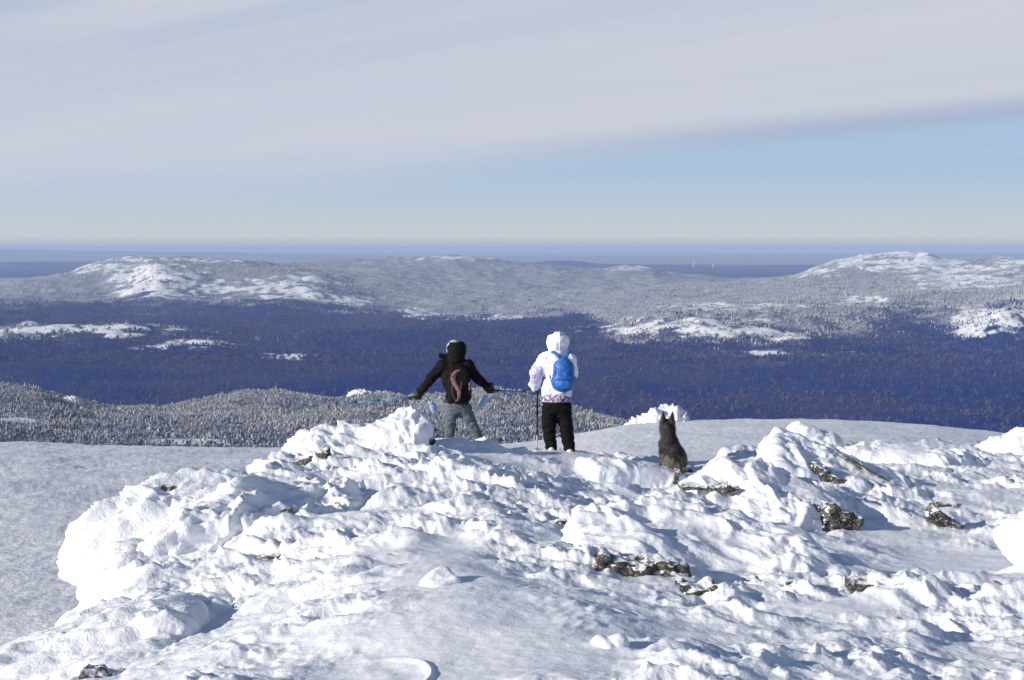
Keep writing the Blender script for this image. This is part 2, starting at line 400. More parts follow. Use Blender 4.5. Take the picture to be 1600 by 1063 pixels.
def rim_dist(x, y):
    d = np.full(x.shape, 1e9); ins = np.zeros(x.shape, bool); n = len(RIM)
    for i in range(n):
        a, b = RIM[i], RIM[(i + 1) % n]; e_ = b - a
        t = np.clip(((x - a[0]) * e_[0] + (y - a[1]) * e_[1]) / (e_ @ e_), 0, 1)
        d = np.minimum(d, np.hypot(x - a[0] - t * e_[0], y - a[1] - t * e_[1]))
        cr = ((a[1] > y) != (b[1] > y)) & (x < (b[0] - a[0]) * (y - a[1]) / (b[1] - a[1] + 1e-12) + a[0])
        ins ^= cr
    return np.where(ins, d, -d)
def ground_smooth(x, y, zl):
    p2 = np.c_[x, y, np.zeros_like(x)]
    z = np.empty_like(x)
    for s in range(0, len(x), 60000):
        q = p2[s:s+60000]; z[s:s+60000] = _rb(q, C3) @ _w[:-3] + _w[-3] + q[:, :2] @ _w[-2:]
    rd = rim_dist(x + .25 * perlin(p2 * .9, 3), y + .25 * perlin(p2 * .9, 4))
    wv = sm(rd, -.75, .35)
    return zl * (1 - wv) + z * wv, wv
def H(x, y):
    """smooth ground height at a point, for standing things on"""
    x = np.atleast_1d(np.asarray(x, float)); y = np.atleast_1d(np.asarray(y, float))
    zl = np.array([land(np.array([a / b]), np.array([b]))[0, 0] for a, b in zip(x, y)])
    return ground_smooth(x, y, zl)[0]

# how rough the crust is: 1 rimed lumps, 0 wind-smoothed snow
SMOOTH = [(720,960,7,.55,1.0),(690,900,8.3,.45,.9),(780,1020,6.2,.6,.9),(640,1030,6,.5,.8),(700,850,9.6,.3,1.2),(1250,870,11,1.0,1.0),(1420,880,11,.9,1.2),(1480,850,12.5,.8,1.2),(1290,945,8.4,.5,.35),(590,860,9.7,.25,.5),(900,1030,6,.35,.5),(1380,820,14,.5,.6),(1560,850,12.5,.6,.6)]
_SM = [(P(a, b, c), rx, ry) for a, b, c, rx, ry in SMOOTH]
FEET = [(P(722, 728, 20.1), .45, .35), (P(870, 715, 19.0), .55, .7), (P(1050, 740, 19.3), .4, .5), (P(1000, 905, 8.9), .38, .25), (P(960, 765, 17.6), .9, .6), (P(1100, 765, 16.4), .5, .3), (P(1300, 835, 13.3), .35, .3), (P(1490, 830, 15.8), .4, .3), (P(740, 720, 18.2), .9, .8)]
FEET = [(c, a, b, k) for (c, a, b), k in zip(FEET, [.85, .85, .85, .7, .8, .7, .7, .7, .4])]
def roughness(x, y):
    m = np.ones_like(x)
    for c, rx, ry in _SM: m *= 1 - .93 * np.exp(-(((x - c[0]) / rx) ** 2 + ((y - c[1]) / ry) ** 2) ** 1.5)
    for c, rx, ry, k_ in FEET: m *= 1 - k_ * np.exp(-(((x - c[0]) / rx) ** 2 + ((y - c[1]) / ry) ** 2))
    return m * (.62 + .38 * sm(y, 6.5, 10.5)) * (1 - .25 * sm(y, 14, 18))
WR = rotm(0, 12, 24)
def rime(p, k=1.0, seed=0, stretch=(1, 1, 1), fine=True, streak=None):
    """cauliflower rime: height along the normal, metres"""
    q = (p @ WR) * np.array(stretch)
    if streak is not None:
        d_ = np.array(streak, float); d_ /= np.linalg.norm(d_); q = p * 1.7 - 1.15 * (p @ d_)[:, None] * d_
    q = q + .16 * np.stack([perlin(p * 1.9 + 5, seed), perlin(p * 1.9 + 17, seed + 1), perlin(p * 1.9 + 31, seed + 2)], -1) \
          + .035 * np.stack([perlin(p * 7 + 5, seed + 20), perlin(p * 7 + 17, seed + 21), perlin(p * 7 + 31, seed + 22)], -1)
    big = fbm(q * .8, 2, seed + 3)
    r1 = 1 - 2.2 * np.abs(perlin(q * 1.8 + 11, seed + 30)); r2 = 1 - 2.2 * np.abs(perlin(q * 4.3 + 21, seed + 31)); r3 = 1 - 2.2 * np.abs(perlin(q * 9.5 + 31, seed + 32))
    g = (.32 + 1.05 * sm(perlin(q * .9 + 9, seed + 8) + .4 * perlin(q * 2.7, seed + 12), -.35, .4)) * (.70 + .40 * sm(perlin(q * .55 + 60, seed + 15) + .35 * perlin(q * 1.9 + 70, seed + 16), -.28, .12))
    g2 = (.35 + .95 * sm(perlin(q * 1.6 + 40, seed + 13), -.3, .4)) * (.6 + .4 * sm(g, .1, .7))
    w1 = worley(q * 4.6, seed + 5)
    h = .15 * big + g * (.066 * r1 + .050 * r2 * (.6 + .4 * r1) + .040 * (.6 - w1))
    if fine:
        w3 = worley(q * 12.0, seed + 7)
        h += g2 * (.020 * r3 + .022 * (.5 - w3)) + g * .012 * fbm(q * 21, 2, seed + 9, .6)
    return h * k
def normals(G):
    du = np.gradient(G, axis=1); dv = np.gradient(G, axis=0)
    n = np.cross(du, dv); return n / np.maximum(np.linalg.norm(n, axis=2, keepdims=True), 1e-9)

def build_near():
    C = 1000; tcol = np.linspace(-.47, .47, C)
    rows = np.r_[np.geomspace(1.1, 2.6, 30, endpoint=False), np.geomspace(2.6, 25, 600, endpoint=False), np.geomspace(25, 205, 190)]
    zl = land(tcol, rows); X = tcol[None, :] * rows[:, None]; X = X + (np.sign(tcol) * np.clip((np.abs(tcol) - .405) / .065, 0, 1) ** 1.6 * 4.5)[None, :] * np.ones_like(X); Y = np.broadcast_to(rows[:, None], X.shape)
    z = zl.copy(); wv = np.zeros_like(zl)
    kk = rows < 34; n = kk.sum()
    a, b = ground_smooth(X[:n].ravel(), Y[:n].ravel(), zl[:n].ravel())
    z[:n] = a.reshape(n, C); wv[:n] = b.reshape(n, C)
    # ski-track scrape at the bottom of the gully
    c = P(560, 1080, 5.8)
    dd = np.hypot(X - c[0], (Y - c[1]) / 1.7) - .30
    sel = (X > c[0] - .05)
    z += np.where(sel, .016 * np.exp(-(dd / .013) ** 2) - .012 * np.exp(-((dd + .085) / .06) ** 2), 0) * (Y < 7.2) * sm(X, c[0] - .05, c[0] + .12)
    G = np.stack([X, Y, z], -1); N = normals(G)
    p = G.reshape(-1, 3); hh = np.zeros(len(p))
    on = (wv.ravel() > .02)
    rg = roughness(p[on, 0], p[on, 1])
    hh[on] = rime(p[on]) * rg * sm(wv.ravel()[on], .02, .3) + .02 * fbm(p[on] * 1.7, 2, 60) * (1 - rg) + .004 * perlin(p[on] * 14, 61)
    off = ~(wv.ravel() > .9)
    q = p[off] * np.array([1.0, .55, 1.0])
    pl = .14 * fbm(q * .22, 3, 20) + .05 * np.abs(fbm(q * .9, 3, 24)) + .02 * fbm(q * 3.5, 3, 28)
    hh[off] += pl * (1 - wv.ravel()[off])
    D = p + N.reshape(-1, 3) * hh[:, None]
    D[:, 0] -= .35 * hh * (wv.ravel() > .3)
    o = mesh_obj('snow_ground', D, grid_faces(len(rows), C), SNOW)
    o.data.materials.append(PLAIN)
    cz = np.zeros(len(p)); cz[on] = rg; attr(o, 'crust', cz)
    fm = (wv[:-1, :-1] < .3).ravel().astype(np.int32)
    o.data.polygons.foreach_set('material_index', fm)
    return tag(o, kind='structure')
build_near()

# ------------------------------------------------------------------ far country
ROWS = np.r_[np.geomspace(190, 600, 40, endpoint=False), np.geomspace(600, 1750, 150, endpoint=False), np.geomspace(1750, 5400, 50, endpoint=False),
             np.geomspace(5400, 8200, 130, endpoint=False), np.geomspace(8200, 13000, 170, endpoint=False), np.geomspace(13000, 17500, 60, endpoint=False), np.geomspace(17500, 105000, 60)]
TCOL = np.linspace(-.50, .50, 720)
ZF = land(TCOL, ROWS)
XF = TCOL[None, :] * ROWS[:, None]; YF = np.broadcast_to(ROWS[:, None], XF.shape)
def far_noise():
    p = np.stack([XF, YF, np.zeros_like(XF)], -1).reshape(-1, 3)
    r = YF.ravel()
    k = sm(r, 5300, 6300) * (1 - .85 * sm(r, 17500, 20000))
    d = k * (36 * fbm(p / 900, 3, 41) + 30 * (np.abs(fbm(p / 330, 3, 44)) - .3))
    k2 = sm(r, 300, 900) * (1 - sm(r, 1700, 2300)); d += k2 * (6 * fbm(p / 120, 3, 47) )
    k3 = sm(r, 2000, 3000) * (1 - sm(r, 5300, 6300)); d += k3 * 10 * fbm(p / 700, 3, 49)
    d += sm(r, 18000, 24000) * 30 * fbm(p / 3600, 3, 52)
    d += 1.2 * fbm(p / 40, 2, 55) * (1 - sm(r, 1700, 2600)) * sm(r, 195, 260)
    return d.reshape(XF.shape)
ZF = ZF + far_noise()
PYF = 531.5 - F * np.tan(np.arctan(ZF / YF) + PITCH); PXF = 800 + F * XF / (YF * CP - ZF * SP)
pf = np.stack([XF, YF, np.zeros_like(XF)], -1).reshape(-1, 3)
nA = fbm(pf / 420, 4, 70, .6).reshape(XF.shape); nB = fbm(pf / 130, 3, 75, .6).reshape(XF.shape)
RF = tab(PXF, [(-200, 9700), (0, 9750), (300, 9850), (600, 9900), (640, 9500), (700, 9300), (800, 9200), (850, 9400), (900, 9000), (940, 7000), (985, 6050), (1230, 6000), (1300, 6350), (1360, 6600), (1450, 7100), (1500, 6300), (1800, 6200)])  # slopes beyond this are frosted; the valley before it gets the shade-tinted wood colour
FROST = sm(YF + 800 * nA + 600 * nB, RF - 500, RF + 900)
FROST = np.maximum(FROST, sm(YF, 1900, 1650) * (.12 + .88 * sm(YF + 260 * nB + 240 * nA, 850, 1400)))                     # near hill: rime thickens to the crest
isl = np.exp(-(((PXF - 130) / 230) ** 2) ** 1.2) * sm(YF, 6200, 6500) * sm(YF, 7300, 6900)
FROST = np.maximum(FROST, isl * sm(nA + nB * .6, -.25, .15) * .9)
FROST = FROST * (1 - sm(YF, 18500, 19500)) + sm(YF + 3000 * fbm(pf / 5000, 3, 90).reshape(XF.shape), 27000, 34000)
PATCH = [(245,438,62,26,1.3,10000,11600),(330,452,45,14,.8,10000,11600),(470,452,75,24,.8,10000,11600),(550,470,30,8,.9,9500,11600),(655,490,34,8,.9,8500,10500),(760,500,45,8,.8,8500,10500),
 (150,418,60,14,.7,11500,13500),(200,404,70,5,1.2,11500,13500),(300,406,90,4,.8,11500,13500),(60,515,90,12,.8,6000,7500),(170,514,80,12,1.1,6000,7500),(310,538,60,7,.9,5600,7200),(440,557,50,6,.7,5300,7000),(230,545,60,6,.4,5300,7000),
 (1085,512,135,16,1.0,5800,7800),(1230,522,35,8,.9,5800,7800),(1130,478,110,7,.8,6800,8400),(1185,553,45,5,.5,5200,6600),(1390,405,105,14,1.5,11200,13500),(1270,425,40,8,.8,11200,13500),(1520,440,75,26,1.1,9000,13500),(1590,407,40,8,1.1,11000,13500),(1455,460,30,10,.7,9000,11500),
 (1550,500,60,32,1.1,5900,7600),(1350,468,40,8,.7,7000,9500),(980,418,40,6,1.0,15500,17500),(700,403,80,3,.6,15500,17500),(1080,425,30,3,.5,15500,17500),(20,657,35,5,.8,1000,1500),(1250,548,300,20,.12,5000,6500),(300,690,60,5,.5,700,1200),(540,617,60,6,.7,1200,1600),(560,466,40,8,.6,9500,11600)]
PAT = np.zeros_like(XF)
for (a, b, c, d, k, r0, r1) in PATCH:
    PAT = np.maximum(PAT, k * np.exp(-(((PXF - a) / c) ** 2 + ((PYF - b) / d) ** 2)) * ((YF > r0) & (YF < r1)))
OPEN = sm(PAT * (1 + 1.3 * nB + .7 * nA) + (.35 * nB + .2 * nA) * (PAT > .1), .34, .60)
mfar, t, b = new_mat('far_country')
pos = t.new('ShaderNodeNewGeometry').outputs['Position']
fr = t.new('ShaderNodeAttribute', attribute_name='frost').outputs['Fac']; op = t.new('ShaderNodeAttribute', attribute_name='open').outputs['Fac']
v = t.noise(t.mapping(pos, (.0016, .0016, .0016)), 1, 5, .62, .5); v2 = t.noise(t.mapping(pos, (.02, .012, .02)), 1, 3, .7)
dark = t.mix(t.ramp(v, .42, .60), (.003, .036, .21), (.050, .062, .19))  # unfrosted country, with blue cloud shade and haze put into its colour
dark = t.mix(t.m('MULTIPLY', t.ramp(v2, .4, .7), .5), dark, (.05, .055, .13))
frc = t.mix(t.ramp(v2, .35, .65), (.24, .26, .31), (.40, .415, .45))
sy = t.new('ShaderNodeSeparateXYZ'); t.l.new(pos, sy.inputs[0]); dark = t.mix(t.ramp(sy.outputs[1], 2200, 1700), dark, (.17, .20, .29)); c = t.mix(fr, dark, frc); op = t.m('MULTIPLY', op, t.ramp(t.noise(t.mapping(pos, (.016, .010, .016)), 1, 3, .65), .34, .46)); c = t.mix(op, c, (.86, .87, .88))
t.put(b.inputs['Base Color'], c); b.inputs['Roughness'].default_value = 1.0; b.inputs['Specular IOR Level'].default_value = 0
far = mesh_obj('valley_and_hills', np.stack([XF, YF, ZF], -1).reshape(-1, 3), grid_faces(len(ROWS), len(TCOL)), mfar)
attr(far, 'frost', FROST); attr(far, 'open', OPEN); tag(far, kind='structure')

# trees of the far woods (nobody could count them): instanced on points
def tree_mesh(name, kind, mat, seed):
    r = np.random.default_rng(seed); V = []; Fc = []
    def cone(z0, z1, rad, n=6, jit=.25):
        b0 = len(V)
        for k in range(n):
            a = 2 * math.pi * k / n + r.uniform(-.3, .3); q = rad * (1 + r.uniform(-jit, jit)); V.append((q * math.cos(a), q * math.sin(a), z0 + r.uniform(-.05, .05)))
        V.append((r.uniform(-.03, .03), r.uniform(-.03, .03), z1))
        for k in range(n): Fc.append([b0 + k, b0 + (k + 1) % n, b0 + n])
    if kind == 'spruce':
        cone(0, .35, .045, 4, .1); cone(.08, .55, .26); cone(.30, .78, .19); cone(.52, 1.0, .12)
    else:
        cone(0, .5, .04, 4, .1)
        for q in range(6):
            a = r.uniform(0, 6.28); c0 = np.array([.20 * math.cos(a), .20 * math.sin(a), r.uniform(.35, .8)]) * (1, 1, 1); s = r.uniform(.13, .22); b0 = len(V)
            for dv in [(1,0,0),(-1,0,0),(0,1,0),(0,-1,0),(0,0,1.3),(0,0,-1)]: V.append(tuple(c0 + np.array(dv) * s * r.uniform(.6, 1.3)))
            for f3 in [(0,2,4),(2,1,4),(1,3,4),(3,0,4),(2,0,5),(1,2,5),(3,1,5),(0,3,5)]: Fc.append([b0 + i for i in f3])
    me = bpy.data.meshes.new(name); me.from_pydata([tuple(q) for q in V], [], Fc); me.materials.append(mat)
    return bpy.data.objects.new(name, me)
def wood_mat(name, a, b_, rough_tint=None):
    m, t, b = new_mat(name)
    rnd = t.new('ShaderNodeObjectInfo').outputs['Random']; pos = t.new('ShaderNodeNewGeometry').outputs['Position']
    k_ = rough_tint or .0016; v = t.noise(t.mapping(pos, (k_, k_, k_)), 1, 4, .6, .5)
    c = t.mix(t.ramp(t.m('ADD', t.m('MULTIPLY', rnd, .35), t.m('MULTIPLY', v, .8)), .46, .72), a, b_)
    t.put(b.inputs['Base Color'], c); b.inputs['Roughness'].default_value = 1; b.inputs['Specular IOR Level'].default_value = 0.1
    return m
M_FROST = wood_mat('rimed_twigs', (.27, .29, .33), (.42, .42, .425), .010); M_FROST2 = wood_mat('light_rimed_twigs', (.28, .305, .35), (.42, .43, .45), .010)
M_DARK = wood_mat('bare_wood_shade_tinted', (.003, .036, .205), (.085, .082, .185))  # bare wood darkened and blued in colour to stand for cloud shade and haze
M_HILL = wood_mat('half_rimed_scrub', (.12, .15, .24), (.20, .22, .31), .008)
def scatter(name, n, r0, r1, size, mat, kind, prob, seed, px0=-60, px1=1660):
    r = np.random.default_rng(seed)
    i0, i1 = np.searchsorted(ROWS, [r0, r1]); ri = r.uniform(i0, i1 - 1.001, n); ci = r.uniform(0, len(TCOL) - 1.001, n)
    a = ri.astype(int); c = ci.astype(int); fr_, fc = ri - a, ci - c
    bl = lambda A: (A[a, c]*(1-fr_)*(1-fc) + A[a+1, c]*fr_*(1-fc) + A[a, c+1]*(1-fr_)*fc + A[a+1, c+1]*fr_*fc)
    y = bl(YF); x = bl(XF); z = bl(ZF); pr = prob(bl(FROST), bl(OPEN), x, y)
    cl_ = sm(perlin(np.stack([x, y, 0 * x], -1) / (size * 9), 7) + .5 * perlin(np.stack([x, y, 0 * x], -1) / (size * 3), 8), -.45, .1); pr = pr * (.25 + .75 * cl_)
    px = 800 + F * x / y; keep = (r.uniform(0, 1, n) < pr) & (px > px0) & (px < px1)
    py = 531.5 - F * np.tan(np.arctan(z / y) + PITCH); keep &= py < 735
    P3 = np.stack([x, y, z - size * .04], -1)[keep]; m_ = len(P3)
    me = bpy.data.meshes.new(name); me.vertices.add(m_); me.vertices.foreach_set('co', P3.astype(np.float32).ravel())
    sc = (size * np.clip(r.lognormal(-.12, .38, m_), .35, 2.1)).astype(np.float32)
    at = me.attributes.new('size', 'FLOAT', 'POINT'); at.data.foreach_set('value', sc)
    at = me.attributes.new('turn', 'FLOAT_VECTOR', 'POINT'); at.data.foreach_set('vector', np.stack([r.normal(0, .04, m_), r.normal(0, .04, m_), r.uniform(0, 6.28, m_)], -1).astype(np.float32).ravel())
    o = link(bpy.data.objects.new(name, me)); me.materials.append(mat)
    ng = bpy.data.node_groups.new(name, 'GeometryNodeTree')
    ng.interface.new_socket('Geometry', in_out='INPUT', socket_type='NodeSocketGeometry'); ng.interface.new_socket('Geometry', in_out='OUTPUT', socket_type='NodeSocketGeometry')
    g = NT(ng); gi = g.new('NodeGroupInput'); go = g.new('NodeGroupOutput')
    ip = g.new('GeometryNodeInstanceOnPoints'); oi = g.new('GeometryNodeObjectInfo'); oi.inputs['Object'].default_value = tree_mesh(name + '_source', kind, mat, seed)
    na = g.new('GeometryNodeInputNamedAttribute', data_type='FLOAT'); na.inputs['Name'].default_value = 'size'
    nb = g.new('GeometryNodeInputNamedAttribute', data_type='FLOAT_VECTOR'); nb.inputs['Name'].default_value = 'turn'
    g.l.new(gi.outputs[0], ip.inputs['Points']); g.l.new(oi.outputs['Geometry'], ip.inputs['Instance'])
    g.l.new(nb.outputs['Attribute'], ip.inputs['Rotation']); g.l.new(na.outputs['Attribute'], ip.inputs['Scale']); g.l.new(ip.outputs[0], go.inputs[0])
    md = o.modifiers.new('scatter', 'NODES'); md.node_group = ng
    print(name, m_)
    return tag(o, kind='stuff')
TAG_LAB = [
 (scatter('rimed_spruce_wood', 75000, 560, 1640, 2.9, M_FROST2, 'spruce', lambda f, o_, x, y: (1 - .93 * o_) * (.15 + .85 * f), 1), 'rimed spruces covering the near wooded hill below the snowfield', 'wood'),
 (scatter('rimed_birch_wood', 75000, 560, 1640, 2.6, M_FROST, 'bush', lambda f, o_, x, y: (1 - .9 * o_) * (.1 + .9 * f), 2), 'frosted bushy birches mixed through the near wooded hill', 'wood'),
 (scatter('dark_hill_wood', 60000, 560, 1640, 2.8, M_HILL, 'bush', lambda f, o_, x, y: (1 - f) * (1 - .9 * o_), 6), 'bluish bare scrub on the lower part of the near wooded hill', 'wood'),
 (scatter('shade_tinted_valley_wood', 150000, 2300, 9900, 11, M_DARK, 'bush', lambda f, o_, x, y: (1 - f) * (1 - .9 * o_), 3), 'bare woodland filling the valley floor, blue shade and haze painted into its colour', 'wood'),
 (scatter('frosted_mountain_wood', 190000, 5800, 12700, 11, M_FROST, 'spruce', lambda f, o_, x, y: f * (1 - .75 * o_), 4), 'grey frosted woodland on the mountain slopes across the valley', 'wood'),
]
for o, l, c in TAG_LAB: tag(o, l, c)

# haze in the air over the whole valley
def haze():
    z0, z1 = -560, 6; x0, x1, y0, y1 = -62000, 62000, -60, 106000
    V = [(x, y, z) for x in (x0, x1) for y in (y0, y1) for z in (z0, z1)]
    o = mesh_obj('haze', V, [[0,1,3,2],[4,6,7,5],[0,4,5,1],[2,3,7,6],[0,2,6,4],[1,5,7,3]], None, smooth=False)
    m = bpy.data.materials.new('haze'); m.use_nodes = True; m.node_tree.nodes.clear(); t = NT(m.node_tree)
    v = t.new('ShaderNodeVolumePrincipled'); v.inputs['Color'].default_value = (.56, .71, 1.0, 1); v.inputs['Density'].default_value = HAZE; v.inputs['Anisotropy'].default_value = .0
    out = t.new('ShaderNodeOutputMaterial'); t.l.new(v.outputs[0], out.inputs['Volume']); o.data.materials.append(m)
    m.volume_intersection_method = 'FAST' if hasattr(m, 'volume_intersection_method') else None
    return tag(o, kind='stuff')
HAZE = 1 / 35000
haze()

# ------------------------------------------------------------------ rime-crusted boulders
def boulder(label, px, py, d, parts, res=.022, k=.10, amp=1.0, seed=0, stretch=(1, 1, 1), name='boulder', cat='boulder', group=None, bottom=-.45, mat=None, streak=None):
    """parts: (kind, centre, radii, (rx,ry,rz)) in metres round the anchor"""
    c = P(px, py, d)
    def f(p):
        r = None
        for kind, cc, rr, ro in parts:
            M = rotm(*ro)
            q = ell(p, cc, rr, M) if kind == 'e' else box(p, cc, rr, min(rr) * .45, M)
            r = q if r is None else smin(r, q, k)
        return np.maximum(r, bottom - p[:, 2])
    def extent():
        lo = np.array([9.] * 3); hi = -lo
        for kind, cc, rr, ro in parts:
            m = np.array(rr) if not any(ro) else np.abs(rotm(*ro)) @ np.array(rr)
            lo = np.minimum(lo, np.array(cc) - m); hi = np.maximum(hi, np.array(cc) + m)
        lo[2] = max(lo[2], bottom); return lo - .12, hi + .12
    lo, hi = extent()
    V, Q = nets(f, lo, hi, res)
    e_ = res * .7; N = np.stack([f(V + np.eye(3)[i] * e_) - f(V - np.eye(3)[i] * e_) for i in range(3)], -1); N /= np.maximum(np.linalg.norm(N, axis=1, keepdims=True), 1e-9)
    h = rime(V + c, amp, seed, stretch, streak=streak)
    V = V + N * h[:, None]; V[:, 0] -= .35 * h
    o = mesh_obj(name, V, Q, mat or SNOW); o.location = c; attr(o, 'crust', np.full(len(V), min(1., amp)))
    return tag(o, label, cat, group)
WIND = (1.6, .7, 1.0)
boulder('big rounded boulder under streaked white rime, at the far left of the outcrop', 352, 850, 12.5,
        [('e', (-.05, .1, .02), (1.05, 1.0, .44), (0, -10, 20)), ('e', (-.66, -.1, -.20), (.42, .6, .34), (0, 0, 0)), ('e', (.60, .5, .10), (.7, .6, .28), (0, -4, 0)), ('e', (-.30, .35, .20), (.55, .5, .28), (0, -16, 0))], .019, seed=3, streak=(.7, .6, .42), amp=1.15)
boulder('low rime-crusted boulder at the bottom left corner of the outcrop', 130, 1010, 8.3,
        [('e', (0, 0, -.06), (.70, .9, .15), (0, -14, 0)), ('e', (.45, .3, -.07), (.45, .6, .13), (0, 2, 0))], .016, seed=5, streak=(.8, .5, .3), amp=.85)
boulder('tall snow-crusted rock ridge rising to a blunt block beside the person in black', 618, 702, 18.2,
        [('e', (.08, 0, .06), (.30, .38, .34), (0, -6, 0)), ('e', (-.30, 0, .02), (.5, .42, .27), (0, -20, 0)), ('e', (-.80, 0, -.10), (.55, .45, .22), (0, -24, 0)), ('e', (-1.22, -.1, -.32), (.45, .45, .20), (0, -24, 0)), ('b', (.20, 0, -.06), (.16, .3, .36), (0, 5, 0))], .018, seed=108, amp=1.25)
boulder('pointed snow-crusted boulder standing out against the open snowfield behind the tilted slab', 1262, 706, 24,
        [('e', (0, 0, .05), (.40, .4, .40), (0, 0, 0)), ('e', (.30, 0, .0), (.26, .35, .38), (0, 14, 0)), ('e', (-.35, 0, -.12), (.4, .4, .25), (0, -20, 0))], .024, seed=11, amp=.95)
boulder('smooth shaded snow slab just left of the dog, dark crack at its end', 985, 748, 18.3,
        [('b', (0, 0, 0), (.66, .34, .18), (0, 9, 20)), ('e', (-.5, .1, -.04), (.32, .3, .15), (0, 0, 0))], .020, seed=14, amp=.42)
boulder('broad lumpy snow-crusted boulder with bare dark rock at its right shoulder', 1205, 800, 14.6,
        [('e', (0, 0, 0), (.82, .75, .34), (0, 8, 0)), ('e', (.42, 0, -.04), (.40, .5, .34), (0, 16, 0)), ('e', (-.5, .15, .05), (.6, .5, .26), (0, -6, 0))], .020, seed=117, amp=1.0)
boulder('long snow-covered slab tilted down to the right, below the pointed boulder', 1350, 776, 17.2,
        [('b', (0, 0, 0), (1.25, .50, .19), (22, 21, 0)), ('e', (-.8, .1, -.10), (.5, .4, .22), (0, 15, 0)), ('e', (-.2, -.1, -.08), (.6, .4, .26), (0, 20, 0))], .022, seed=20, amp=.6)
boulder('low snow-capped slab in the foreground, resting over the green-lichened rock face', 1120, 884, 9.9,
        [('b', (-.1, .1, 0), (.88, .50, .13), (14, 7, 4)), ('e', (-.55, 0, .04), (.5, .4, .16), (0, 6, 0)), ('e', (.62, .12, -.08), (.62, .36, .12), (0, 8, 0))], .017, seed=23, amp=.65)
boulder('rounded snow-crusted boulder cut by the right edge of the picture beside the shaded hollow', 1650, 858, 11.2,
        [('e', (0.05, 0, -.02), (.32, .45, .22), (0, 0, 0)), ('e', (.3, .1, .05), (.4, .4, .27), (0, 0, 0))], .018, seed=127, amp=1.1)
boulder('wide snow-crusted boulder right of the pointed one, hollows on its sunny top', 1425, 734, 21.5,
        [('e', (0, 0, 0), (1.05, .7, .34), (0, 5, 0)), ('e', (-.75, 0, .08), (.45, .4, .20), (0, 0, 0)), ('e', (.75, 0, -.05), (.5, .4, .28), (0, 12, 0))], .024, seed=29, amp=.85)
boulder('domed snow-crusted boulder at the upper right edge of the outcrop', 1592, 722, 24.5,
        [('e', (0, 0, 0), (.72, .7, .38), (0, -8, 0)), ('e', (-.5, -.2, -.15), (.5, .5, .25), (0, -10, 0))], .026, seed=32, amp=.8)
boulder('small snow heap in front of the boots of the person in the black jacket', 755, 712, 18.9,
        [('e', (0, 0, 0), (.62, .38, .17), (0, 3, 0)), ('e', (-.5, 0, .02), (.35, .3, .13), (0, 0, 0))], .022, seed=35, amp=.6)
boulder('craggy rime-covered tor beyond the dog on the rim of the open snowfield', 1040, 664, 118,
        [('e', (-.2, 0, 0), (1.9, 1.4, 1.15), (0, 0, 0)), ('e', (1.0, 0, -.1), (1.1, 1.2, .75), (0, 10, 0)), ('e', (-1.8, 0, -.5), (1.6, 1.3, .8), (0, -18, 0))], .10, seed=38, amp=4.0, bottom=-1.5, name='tor', cat='rock outcrop')
boulder('small wedge of snow lying alone on the smooth snow near the bottom edge', 955, 1022, 6.3,
        [('b', (0, 0, -.01), (.075, .06, .05), (10, 25, 30)), ('e', (.03, .0, .03), (.035, .05, .05), (0, 30, 0))], .008, k=.03, seed=41, amp=.18, bottom=-.08, name='snow_chunk', cat='snow chunk')
boulder('square snow clod sitting in the middle of the smooth gully', 692, 914, 8.1,
        [('b', (0, 0, -.01), (.085, .07, .05), (15, -20, 35))], .008, k=.03, seed=43, amp=.18, bottom=-.08, name='snow_chunk', cat='snow chunk')
# tors on the crest of the wooded hill
for (px, py, d, sc, lab) in [(565, 622, 1490, 9, 'rime-covered crag on the wooded crest left of the person in the black jacket'), (596, 621, 1490, 6, 'smaller rime-covered crag at the right end of the wooded crest rocks'),
                             (112, 628, 1490, 6, 'rime-covered crag standing alone on the far left of the wooded crest'), (446, 622, 1490, 7, 'low rime-covered crag on the wooded crest above the left snowfield')]:
    boulder(lab, px, py, d, [('e', (0, 0, 0), (sc * 1.4, sc, sc * .8), (0, 0, 0)), ('e', (sc * .9, 0, -.2 * sc), (sc, sc * .8, sc * .7), (0, 10, 0))], sc * .09, k=sc * .2, amp=sc * 2.2, seed=int(px), bottom=-sc, name='crag', cat='crag')

# ------------------------------------------------------------------ bare rock
bpy.context.view_layer.update(); DEPS = bpy.context.evaluated_depsgraph_get()
def rock(label, px, py, d, parts, res=.012, seed=0, group=None, rough=.03):
    o0 = P(px, py, 1.0); hit, loc, *_ = S.ray_cast(DEPS, (0, 0, 0), Vector(o0).normalized(), distance=60)
    dh = loc[1] if hit else d
    k_ = min(max(dh / d, .75), 1.3) * 1.12; parts = [(tuple(np.array(a) * k_), tuple(np.array(b) * k_), r_) for a, b, r_ in parts]
    c = P(px, py, dh + .35 * parts[0][1][1])
    def f(p):
        r = None
        for cc, rr, ro in parts:
            q = box(p, cc, rr, min(rr) * .25, rotm(*ro)); r = q if r is None else smin(r, q, .03)
        return r
    m = max(max(np.abs(cc) ) + np.linalg.norm(rr) for cc, rr, ro in parts)
    lo = np.min([np.array(cc) - np.abs(rotm(*ro)) @ np.array(rr) for cc, rr, ro in parts], 0) - .05; hi = np.max([np.array(cc) + np.abs(rotm(*ro)) @ np.array(rr) for cc, rr, ro in parts], 0) + .05
    V, Q = nets(f, lo, hi, res)
    e_ = res; N = np.stack([f(V + np.eye(3)[i] * e_) - f(V - np.eye(3)[i] * e_) for i in range(3)], -1); N /= np.maximum(np.linalg.norm(N, axis=1, keepdims=True), 1e-9)
    q = V + c
    h = rough * (1.2 * fbm(q * 5, 3, seed) - .8 * np.abs(perlin(q * np.array([9, 9, 22]), seed + 5)) + .5 * (.5 - worley(q * 12, seed + 7)))
    o = mesh_obj('rock', V + N * h[:, None], Q, ROCK); o.location = c
    return tag(o, label, 'rock', group)
